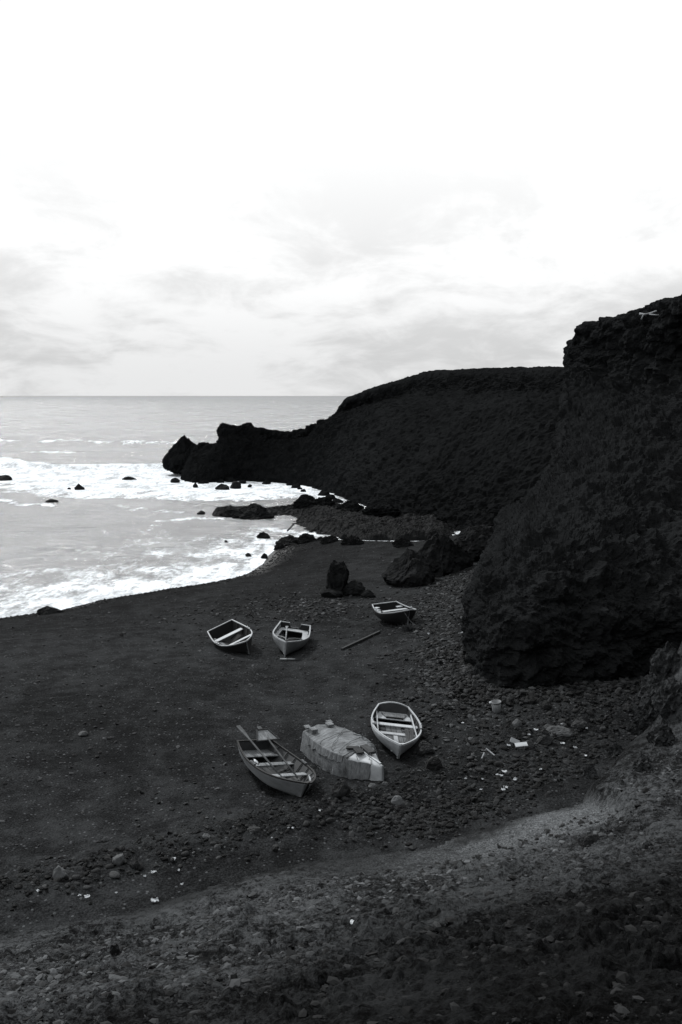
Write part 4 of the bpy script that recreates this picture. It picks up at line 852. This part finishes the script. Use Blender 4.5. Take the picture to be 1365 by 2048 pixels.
def board(p0, p1, w, th, label, mat, name='plank', cat='plank', group=None, up=(0, 0, 1), bevel=.006):
    p0, p1 = Vector([float(q) for q in p0]), Vector([float(q) for q in p1]); d = p1 - p0; L = d.length; x = d.normalized(); y = Vector(up).cross(x).normalized(); z = x.cross(y)
    M_ = Matrix.Translation((p0 + p1) / 2) @ Matrix((x, y, z)).transposed().to_4x4()
    me = MB().box((0, 0, 0), (L, w, th)).mesh(name, mat); o = link(name, me, label=label, cat=cat, group=group, M=M_)
    b = o.modifiers.new('edge', 'BEVEL'); b.width = bevel; b.segments = 2; return o

# 1 long grey boat with two oars, bow towards the camera
hA = Hull(3.15, 1.46, 0.70, 0.47, 0.13, 0.10, 0.45, 2.7, 0.26, (0.72, 0.30), 0.10, 0.06)
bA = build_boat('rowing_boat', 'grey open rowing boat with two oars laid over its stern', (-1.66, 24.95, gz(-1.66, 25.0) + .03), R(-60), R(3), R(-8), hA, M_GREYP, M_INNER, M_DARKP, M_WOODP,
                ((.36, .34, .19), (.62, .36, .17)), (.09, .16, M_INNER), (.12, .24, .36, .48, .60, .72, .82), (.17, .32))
rowlock(hA, bA, .46, -1, M_WOOD); rowlock(hA, bA, .50, 1, M_WOOD)
for sg in (1, -1):                                                   # pale knees beside the bow
    MB().bar(hA.pt(.68, sg * .80), hA.pt(.90, sg * .82), .035, .05).build('inwale', M_THWART, bA)
oar(wpt(bA, (-1.95, -.36, .86)), wpt(bA, (.62, -.14, .30)), 'weathered oar lying lengthwise with its blade past the near stern corner')
oar(wpt(bA, (-2.0, .30, .80)), wpt(bA, (.72, .26, .30)), 'weathered oar lying lengthwise under the framed trapezoid lid')
lid = link('hatch_lid', None, label='framed trapezoid wooden lid propped on the stern of the grey boat', cat='lid')
lid.matrix_world = bA.matrix_world @ Matrix.Translation((-1.42, .26, .70)) @ Matrix.Rotation(R(24), 4, 'Y') @ Matrix.Rotation(R(4), 4, 'Z')
tz = [(-.28, -.17), (.14, -.34), (.14, .34), (-.28, .17)]
MB().prism([(a, b, 0) for a, b in tz], [(a, b, .02) for a, b in tz]).build('panel', M_WOODP, lid)
for (a, b) in zip(tz, tz[1:] + tz[:1]): MB().bar((*a, .03), (*b, .03), .035, .03).build('frame_batten', M_WOODD, lid)
bt = link('float', None, label='small white plastic bottle tied inside the grey boat', cat='bottle'); bt.matrix_world = bA.matrix_world @ Matrix.Translation(hA.pt(.40, -.90) + np.array((.1, .10, .10))) @ Matrix.Rotation(R(90), 4, 'Y')
MB().lathe([(.0, -.10), (.035, -.10), (.038, -.09), (.038, .06), (.015, .09), (.015, .13), (0, .13)], 12).build('bottle_body', M_LITTER, bt, True)
MB().lathe([(.0, .13), (.024, .13), (.024, .16), (0, .16)], 10).build('cap', M_GREYP, bt, True)

# 2 white boat, bow to the camera
hB = Hull(3.25, 1.43, 0.62, 0.46, 0.10, 0.06, 0.41, 2.1, 0.24, None, 0.10)
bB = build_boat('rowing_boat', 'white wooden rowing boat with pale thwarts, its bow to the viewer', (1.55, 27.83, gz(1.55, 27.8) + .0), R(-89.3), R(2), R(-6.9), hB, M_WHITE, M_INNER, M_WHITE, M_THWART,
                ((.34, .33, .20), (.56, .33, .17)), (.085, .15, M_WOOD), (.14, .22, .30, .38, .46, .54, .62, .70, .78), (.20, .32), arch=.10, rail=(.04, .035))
for sg in (1, -1):
    rowlock(hB, bB, .47, sg, M_THWART, .30); MB().bar(hB.pt(.10, sg * .86) * np.array((1, .97, 1)), hB.pt(.66, sg * .86) * np.array((1, .97, 1)), .03, .05).build('inwale', M_THWART, bB)
MB().bar((hB.x(.42), .02, .11), (hB.x(.80), .02, .12), .12, .02).build('centre_board', M_THWART, bB)
MB().box((hB.x(.80), -.02, .16), (.26, .38, .025), .1).build('bow_step', M_THWART, bB, bevel=.005)
ld = link('hatch_lid', None, label='dark trapezoid board lying on the stern seat of the white boat', cat='lid'); ld.matrix_world = bB.matrix_world @ Matrix.Translation((hB.x(.12), .02, .335))
tz = [(-.13, -.38), (.20, -.26), (.20, .26), (-.13, .38)]; MB().prism([(a, b, 0) for a, b in tz], [(a, b, .022) for a, b in tz]).build('panel', M_WOOD, ld)
MB().bar((.20, -.26, .015), (.20, .26, .015), .03, .045).build('frame_batten', M_WOODD, ld)
for k, (y0, y1, zo) in enumerate(((.30, .40, 0), (.44, .50, .012))):
    board(wpt(bB, (hB.x(.47), y0, .40 + zo)), wpt(bB, (hB.x(.76), y1 - .12, .34 + zo)), .115, .022, ('dark loose board leaning across the forward thwart of the white boat', 'dark loose board next to the gunwale of the white boat')[k], M_WOODD, group='loose boards in the white boat')

# 3 clinker boat with an outboard notch
hC = Hull(3.28, 1.44, 0.86, 0.56, 0.14, 0.06, 0.47, 1.75, 0.14, None, 0.06)
bC = build_boat('rowing_boat', 'clinker-built rowing boat with a motor notch cut in its stern', (-2.1, 39.42, gz(-2.1, 39.4) + .0), R(-93.9), R(1), R(-7.7), hC, M_GREYP, M_INNERD, M_WHITE2, M_WHITE2,
                ((.66, .38, .15),), (.10, .16, M_INNERD), (.2, .32, .44, .56, .68, .8), (.13, .40), (.20, .17), 7, rail=(.055, .045))
for sg in (1, -1):                                                    # side benches
    tl = np.linspace(.13, .62, 8); o_ = [(hC.x(a), sg * (hC.hb(a, .40) - .02)) for a in tl]; i_ = [(hC.x(a), sg * (hC.hb(a, .40) - (.26 if sg > 0 else .17))) for a in tl[::-1]]
    c = o_ + i_; MB().prism([(a, b, .37) for a, b in c], [(a, b, .398) for a, b in c]).build('side_bench', M_WHITE2, bC)
    MB().tube([hC.pt(.70, sg * 1.0) + np.array((0, -sg * .02, .04)), hC.pt(.82, sg * 1.0) + np.array((0, -sg * .10, .11)), hC.pt(.93, sg * 1.0) + np.array((0, -sg * .08, .13)), hC.pt(1.0, sg * 1.0) + np.array((-.02, 0, .06))], .016, 6).build('bow_rail', M_METAL, bC, True)
oar(wpt(bC, (hC.x(.14), -.30, .58)), wpt(bC, (hC.x(1.0) + .05, -.02, .80)), 'pale oar lying along the clinker boat to its bow', M_WOODP, .5, .12)
q = P(575, 1321); board((q[0] - .28, q[1], q[2] + .05), (q[0] - .02, q[1] - .02, q[2] + .055), .14, .05, 'pale end block under the stem of the clinker boat', M_WOODP, 'wood_block', 'block')
board((q[0] + .0, q[1] - .02, q[2] + .05), (q[0] + .30, q[1] - .02, q[2] + .05), .14, .05, 'darker wooden block butted against the pale end block', M_WOOD, 'wood_block', 'block')

# 4 heeled open boat nearer the water
hD = Hull(3.03, 1.46, 0.78, 0.52, 0.26, 0.10, 0.43, 2.2, 0.26, (0.74, 0.30), 0.12)
bD = build_boat('rowing_boat', 'open boat heeled over on the sand, closest to the wash', (-4.18, 39.66, gz(-4.18, 39.66) - .02), R(-62.2), R(2.6), R(19.9), hD, M_INNERD, M_INNERD, M_WHITE2, M_THWART,
                ((.27, .42, .24), (.66, .50, .14)), (.09, .15, M_WOOD, .4, .9), (.15, .3, .45, .6, .75, .87))
for sg in (1, -1): rowlock(hD, bD, .48, sg, M_WHITE2, .34)
board(wpt(bD, (hD.x(.12), -.52, .36)), wpt(bD, (hD.x(.44), -.42, .30)), .14, .03, 'grey board lying along the low side of the heeled boat', M_WOOD)

# 5 small dinghy
hE = Hull(2.40, 1.62, 0.74, 0.52, 0.26, 0.14, 0.46, 2.4, 0.20, None, 0.10)
bE = build_boat('dinghy', 'small dark dinghy with a white rim near the rock pillar', (2.46, 43.05, gz(2.46, 43.05) + .02), R(-65.7), R(-.9), R(1.6), hE, M_DARKP, M_INNERD, M_WHITE, M_THWART,
                ((.30, .46, .24),), (.10, .16, M_INNERD), (.2, .35, .5, .65, .8), None, rail=(.045, .035))
rowlock(hE, bE, .55, -1, M_DARKP, .10); rowlock(hE, bE, .45, 1, M_THWART, .10)
for k, (a, b_) in enumerate(((.06, .62), (.06, -.55), (.22, -.86))): MB().box(hE.pt(a + .04, b_) + np.array((.1, 0, .22)), (.20, .26, .05), .3 * k).build('corner_knee', M_THWART, bE, bevel=.01)
MB().bar(hE.pt(.66, .8), hE.pt(.93, .85), .04, .06).build('inwale', M_WHITE2, bE); MB().bar((hE.x(.72), .55, .40), (hE.x(.72), -.45, .38), .08, .03).build('breast_beam', M_WHITE2, bE)
for k in range(3):
    a = wpt(bE, hE.pt(.80 + .07 * k, -.98)); e = P(798 + 14 * k + (8 if k else 0), 1246 + 3 * k); m_ = [(a.lerp(Vector(e), f)) + Vector((0, 0, -.10 * math.sin(math.pi * f))) for f in np.linspace(0, 1, 8)]
    MB().tube(m_, .009, 5).build('mooring_line', M_ROPE, None, True, label=('thin mooring line hanging down the side of the dinghy', 'thin mooring line falling from the bow of the dinghy to the weed tuft', 'outermost mooring line running from the dinghy bow to the weed')[k], cat='rope', group='mooring lines of the dinghy')
# dry weed tuft where the lines end
q = P(819, 1262); mb = MB()
for k in range(130):
    a = rng.uniform(0, 6.28); r0 = rng.uniform(0, .25); l = rng.uniform(.15, .42); b_ = Vector((q[0] + r0 * math.cos(a) * 1.4, q[1] + r0 * math.sin(a), q[2] - .02)); tip = b_ + Vector((math.cos(a) * l * .6, math.sin(a) * l * .6, l * .85))
    s_ = Vector((-math.sin(a), math.cos(a), 0)) * .012; md = b_.lerp(tip, .5) + Vector((0, 0, .05)); mb.add([b_ - s_, b_ + s_, md + s_ * .7, md - s_ * .7, tip], [(0, 1, 2, 3), (3, 2, 4)])
mb.build('weed_tuft', plain('dry_weed', 0.05, .9, .1), None, label='dry weed tuft on the sand below the dinghy bow', cat='plant')

# 6 upturned boat under a net and canvas
hF = Hull(3.40, 1.34, 0.74, 0.64, 0.06, 0.03, 0.42, 1.75, 0.0, (0.84, 0.10), 0.04); hF.nar = 0.50
LF = Vector((.18, 26.1, 0)); gF = gz(.18, 26.1); TF = .67
bF = build_boat('rowing_boat', 'upturned boat lying keel up under a net between the other two', (LF.x, LF.y, gF + TF), R(-58.5), R(1.5), R(3), hF, M_WHITE, M_INNERD, M_WHITE, M_THWART, invert=True)
def drape(name, t0, t1, q0, q1, nt, nq, off, mat, edge, fold, seed):
    """cloth lying on the upturned hull; q runs across the bottom and down both sides, values past 1 hang below the gunwale"""
    t = np.linspace(t0, t1, nt)[:, None]; u = np.linspace(0, 1, nq)[None, :]; t = t + 0 * u
    e0 = q0 + edge * fbm(v3(t[:, :1] * 9, seed, 0), 3) * 1.0; e1 = q1 + edge * 0.8 * fbm(v3(t[:, :1] * 9, seed + 5, 0), 3)
    q = e0 + (e1 - e0) * u; t = t + 0.02 * perlin(v3(q * 4, t * 3, seed)) * np.where(np.abs(t - t0) < 1e-6, 1, 1)
    qc = np.clip(q, -1, 1); g = hF.pt(t, qc); over = np.abs(q) - np.abs(qc)
    c = g - np.array((0, 0, .30)); c[..., 0] = 0; d = -(np.array((0, 0, .25)) - g); d[..., 0] = 0; d /= np.maximum(np.linalg.norm(d, axis=-1, keepdims=True), 1e-6)
    f = off + fold * (0.5 + 0.5 * np.sin(t * 38 + 9 * perlin(v3(t * 6, q * 1.2, seed)))) * sstep(np.abs(q), .38, .75) + fold * 0.7 * fbm(v3(t * 14, q * 2.5, seed), 3)
    g = g + d * f[..., None]; g[..., 2] += over * .55
    o = link(name, new_mesh(name, g, grid_faces(nt, nq), True, (mat,)), None); return o
def fabric(name, val, sx, sy):
    m, t, b = mat_base(name); N, L, M, noise, step, grey, bump = mk(t)
    co = N('ShaderNodeTexCoord').outputs['Object']; mp = N('ShaderNodeMapping'); mp.inputs['Scale'].default_value = (sx, sy, sy); L(co, mp.inputs['Vector'])
    a = noise(mp.outputs[0], 3, 5, .7, .4); c = noise(co, 2.2, 4, .6); d = noise(co, 70, 3, .7)
    v = M('MULTIPLY', M('MULTIPLY', step(a, .3, .7, .55, 1.2), step(c, .3, .7, .7, 1.15)), M('MULTIPLY', step(d, .3, .7, .75, 1.15), val))
    L(grey(v), b.inputs['Base Color']); b.inputs['Roughness'].default_value = .95; b.inputs['Specular IOR Level'].default_value = .1
    L(bump(a, .8, .03, bump(d, .6, .012)), b.inputs['Normal']); return m
M_ROPED = plain('weathered_rope', .12, .95, .1)
M_CANVAS = fabric('grey_canvas', .17, 2, 2); M_NET = fabric('fishing_net', .21, 5, 1.2)
cov = link('net_cover', None, label='fishing net and canvas draped over the upturned boat', cat='net'); cov.matrix_world = bF.matrix_world
for o in (drape('canvas', .0, .70, -.98, .98, 60, 81, .048, M_CANVAS, .10, .008, 3.3), drape('net', .16, .66, -1.04, .62, 90, 110, .066, M_NET, .26, .016, 8.1), drape('net_fringe', .56, .90, .48, .98, 40, 40, .045, M_NET, .1, .02, 5.1)):
    o.parent = cov
    s_ = o.modifiers.new('thickness', 'SOLIDIFY'); s_.thickness = .008
for k in range(70):                                                  # separate strands hanging over the near side
    t0 = .50 + .13 * rng.normal() * .6; qq = np.linspace(-.30 - .25 * rng.random(), -1.0, 9); p = hF.pt(np.clip(t0 + .02 * np.cumsum(rng.normal(size=9)) * .5, 0.02, .9), qq)
    d = p - np.array((0, 0, .2)); d[:, 0] = 0; d /= np.linalg.norm(d, axis=1, keepdims=True); p = p + d * (.095 + .02 * rng.random())
    e = p[-1] + np.array((.02 * rng.normal(), -.02, rng.uniform(-.15, .06))); MB().tube([tuple(a) for a in p] + [tuple(e)], .006 + .005 * rng.random(), 4).build('strand', M_ROPE, cov, True)
for k in range(5):                                                    # ropes lashed across
    a, b_ = [(.05, .55), (.40, .62), (.62, .78), (.70, .90), (.30, .36)][k]; sg = -1
    p = [hF.pt(a + (b_ - a) * f, -.95 + 1.5 * f) - np.array((0, 0, .095)) for f in np.linspace(0.15, 1, 14)]
    p = [q_ + np.array((0, .03 * math.sin(9 * i + k), -.005)) for i, q_ in enumerate(p)]; MB().tube(p, .008, 5).build('lashing', M_ROPED, cov, True)
def on_hull(t, y, w, l, th, rz, label, mat, name='wood_block', cat='block', group='blocks weighing down the cover', lift=0.0):
    z = -float(hF.pt(t, 0.2)[2]) - 0.0
    Mx = bF.matrix_world @ Matrix.Translation((hF.x(t), y, float(hF.pt(t, .25)[2]) - .085 - th / 2 - lift)) @ Matrix.Rotation(rz, 4, 'Z')
    o = link(name, MB().box((0, 0, 0), (l, w, th)).mesh(name, mat), label=label, cat=cat, group=group, M=Mx); b = o.modifiers.new('edge', 'BEVEL'); b.width = .008; b.segments = 2
on_hull(.05, -.34, .16, .20, .05, .1, 'small pale block at the near stern corner of the upturned boat', M_WOOD)
on_hull(.115, -.22, .18, .24, .07, .1, 'thicker block beside the small block at the near stern corner', M_WOOD)
on_hull(.04, .36, .15, .24, .05, .2, 'flat block on the far stern corner of the upturned boat', M_WOOD)
on_hull(.14, .36, .17, .24, .08, .1, 'thick block second from the far stern corner', M_WOOD)
on_hull(.74, -.12, .20, .55, .07, .15, 'long dark board weighing down the cover near the bow', M_WOODD, 'plank', 'plank')
on_hull(.72, .12, .20, .34, .05, .25, 'flat dark board beside the long board on the cover', M_WOODD, 'plank', 'plank', lift=.0)
on_hull(.64, .14, .14, .34, .05, -.9, 'short crosswise dark board on the cover of the upturned boat', M_WOODD, 'plank', 'plank')

# ------------------------------------------------------------------ other things on the beach
a, b_ = P(684, 1301), P(760, 1266); board(a + np.array((0, 0, .05)), b_ + np.array((0, 0, .06)), .10, .08, 'long dark timber lying on the sand below the dinghy', M_WOODD)
q = P(994, 1424); bk = link('bucket', None, label='grey plastic bucket standing upright at the cliff foot', cat='bucket'); bk.location = q; bk.rotation_euler = (R(4), R(-5), 0)
MB().lathe([(0, 0), (.118, 0), (.124, .01), (.148, .33), (.142, .33), (.116, .02), (0, .02)], 28).build('bucket_body', M_BUCKET, bk, True)
MB().lathe([(.147, .295), (.160, .295), (.162, .318), (.156, .334), (.147, .334)], 28).build('rim', M_BUCKET, bk, True)
MB().tube([(-.155, 0, .31), (-.16, .05, .25), (-.12, .13, .20), (0, .175, .18), (.12, .13, .20), (.16, .05, .25), (.155, 0, .31)], .005, 5).build('handle', M_METAL, bk, True)
MB().box((-.175, -.02, .32), (.07, .06, .05), .4).build('white_tag', M_LITTER, bk, bevel=.01)
# litter
def scrap(u, v, w, h, label, seed, group='white litter in the rubble', flat=.35):
    p = P(u, v); s = float(np.linalg.norm(p - np.array((0, 0, CAM_Z)))) / F_PX; r = np.random.default_rng(seed); n = 7
    a, b2 = np.meshgrid(np.linspace(-.5, .5, n), np.linspace(-.5, .5, n)); w, h = w * .8, h * .8; pt = np.stack([a * w * s * 1.1, b2 * max(w, h) * s * .7, np.zeros_like(a)], -1)
    o_ = r.uniform(0, 40, 3); k = np.stack([a, b2, 0 * a], -1)
    pt[..., 2] = h * s * flat * (1.2 * np.abs(fbm(k * 2.2 + o_, 3)) * 2 + .4 * a * r.normal()); pt[..., :2] += .34 * w * s * np.stack([perlin(k * 3 + o_ + 5), perlin(k * 3 + o_ + 9)], -1)
    o = link('litter_scrap', new_mesh('litter_scrap', pt.reshape(-1, 3), grid_faces(n, n), False, (M_LITTER,)), label=label, cat='litter', group=group); m_ = o.modifiers.new('thickness', 'SOLIDIFY'); m_.thickness = .012
    o.location = (p[0], p[1], p[2] + .05); o.rotation_euler = (R(18), 0, r.uniform(-.8, .8))
U = 'white litter scrap beside the white board below the bucket'
for k, (u, v, w, h) in enumerate(((1073, 1463, 9, 4), (1059, 1473, 7, 5), (1018, 1494, 7, 5), (1082, 1484, 6, 6), (1126, 1453, 6, 10), (1126, 1490, 9, 5), (1174, 1460, 5, 8), (1172, 1515, 7, 4))): scrap(u, v, w, h, 'small white scrap among the boulders below the bucket', 500 + k)
scrap(1151, 1499, 7, 7, 'round white scrap lying alone where the rubble meets the slope', 520); scrap(1286, 1404, 7, 7, 'white scrap lying alone under the cliff by the slope edge', 521)
for k, (u, v, w, h) in enumerate(((1010, 1547, 9, 6), (1003, 1555, 8, 5), (995, 1553, 6, 4), (1031, 1563, 7, 9), (1082, 1542, 5, 4), (1012, 1578, 9, 4), (1007, 1583, 8, 6), (966, 1562, 5, 3), (963, 1583, 5, 4), (932, 1561, 6, 6))): scrap(u, v, w, h, ['white scrap, upper of the bright cluster at the head of the gravel strip', 'white scrap, lower of the bright cluster at the head of the gravel strip', 'dull scrap beside the bright cluster at the gravel head', 'upright white scrap between the cluster and the gravel strip', 'lone white scrap on the sand above the gravel strip', 'thin white scrap at the upper edge of the gravel', 'crumpled scrap lowest at the upper edge of the gravel', 'tiny scrap in the rubble below the broad dark boulder', 'tiny scrap in the rubble where the gravel strip narrows', 'white scrap in the rubble closest to the white boat'][k], 530 + k)
for k, (u, v, w, h) in enumerate(((640, 1625, 6, 5), (577, 1660, 4, 4), (544, 1680, 3, 3), (586, 1660, 5, 5), (348, 1722, 8, 4), (358, 1745, 4, 6), (364, 1773, 5, 4), (160, 1795, 6, 4), (290, 1757, 5, 7), (233, 1790, 4, 4), (76, 1786, 6, 4))): scrap(u, v, w, h, 'tiny white scrap along the rubble line', 560 + k)
scrap(308, 1749, 9, 8, 'brighter white scrap in the rubble line', 580); scrap(310, 1806, 14, 8, 'white crumpled scrap lowest on the pebbles, just above the slope', 581); scrap(174, 1798, 11, 6, 'white scrap beside a tiny one at the end of the rubble line', 582)
scrap(709, 1852, 15, 8, 'white crumpled paper alone on the pitted slope', 583)
for k, (u, v, w, h) in enumerate(((924, 1212 + 56, 4, 5), (934, 1265, 4, 3), (911, 1332, 4, 3), (926, 1449, 5, 5), (858, 1270, 4, 6), (1047, 1157, 4, 5), (928, 1372, 3, 3))): scrap(u, v, w, h, 'tiny white speck of litter among the cobbles along the cliff nose', 590 + k) if k != 5 else None
q = P(1044, 1505); board((q[0] - .18, q[1], q[2] + .20), (q[0] + .16, q[1] + .04, q[2] + .22), .16, .035, 'short bright white board lying on the rubble', M_WHITE, 'white_board', 'board', up=(0, -.4, 1))
q = P(1030, 1490); board((q[0] - .12, q[1], q[2] + .16), (q[0] + .12, q[1] - .03, q[2] + .06), .14, .02, 'tilted greyish panel behind the bright white board', M_WHITE2, 'broken_panel', 'board', up=(0, -.8, .6))
a, b_ = P(973, 1503), P(990, 1517); board(a + np.array((0, 0, .08)), b_ + np.array((0, 0, .08)), .03, .03, 'thin pale stick lying in the rubble below the bucket', M_WOODP, 'stick', 'stick')
a, b_ = P(964, 1522), P(969, 1513); board(a + np.array((0, 0, .06)), b_ + np.array((0, 0, .10)), .035, .03, 'short pale stick near the thin stick in the rubble', M_WOODP, 'stick', 'stick')
a, b_ = at_z(575, 1062, 0.1), at_z(588, 1048, 0.9); board(a, b_, .12, .10, 'dark driftwood pole leaning at the edge of the shelf', M_WOODD, 'driftwood', 'driftwood')
# bleached branch on the rim of the cliff
rb = link('bleached_branch', None, label='pale bleached branch lying on the rim of the cliff', cat='branch')
def rim(*pts): return [at(u, v, y) for u, v, y in pts]
MB().tube(rim((1280, 627, 50.4), (1292, 629, 50.2), (1306, 625, 49.9), (1320, 619, 49.6), (1340, 615, 49.0), (1358, 606, 48.4)), .06, 6, .03).build('limb', M_WOODP, rb, True)
MB().tube(rim((1284, 638, 50.0), (1288, 629, 50.1), (1300, 627, 50.0)), .045, 6, .03).build('twig', M_WOODP, rb, True)
MB().tube(rim((1300, 628, 49.8), (1316, 630, 49.4), (1332, 626, 49.2), (1345, 630, 48.8)), .03, 6, .015).build('twig', M_WOODP, rb, True)
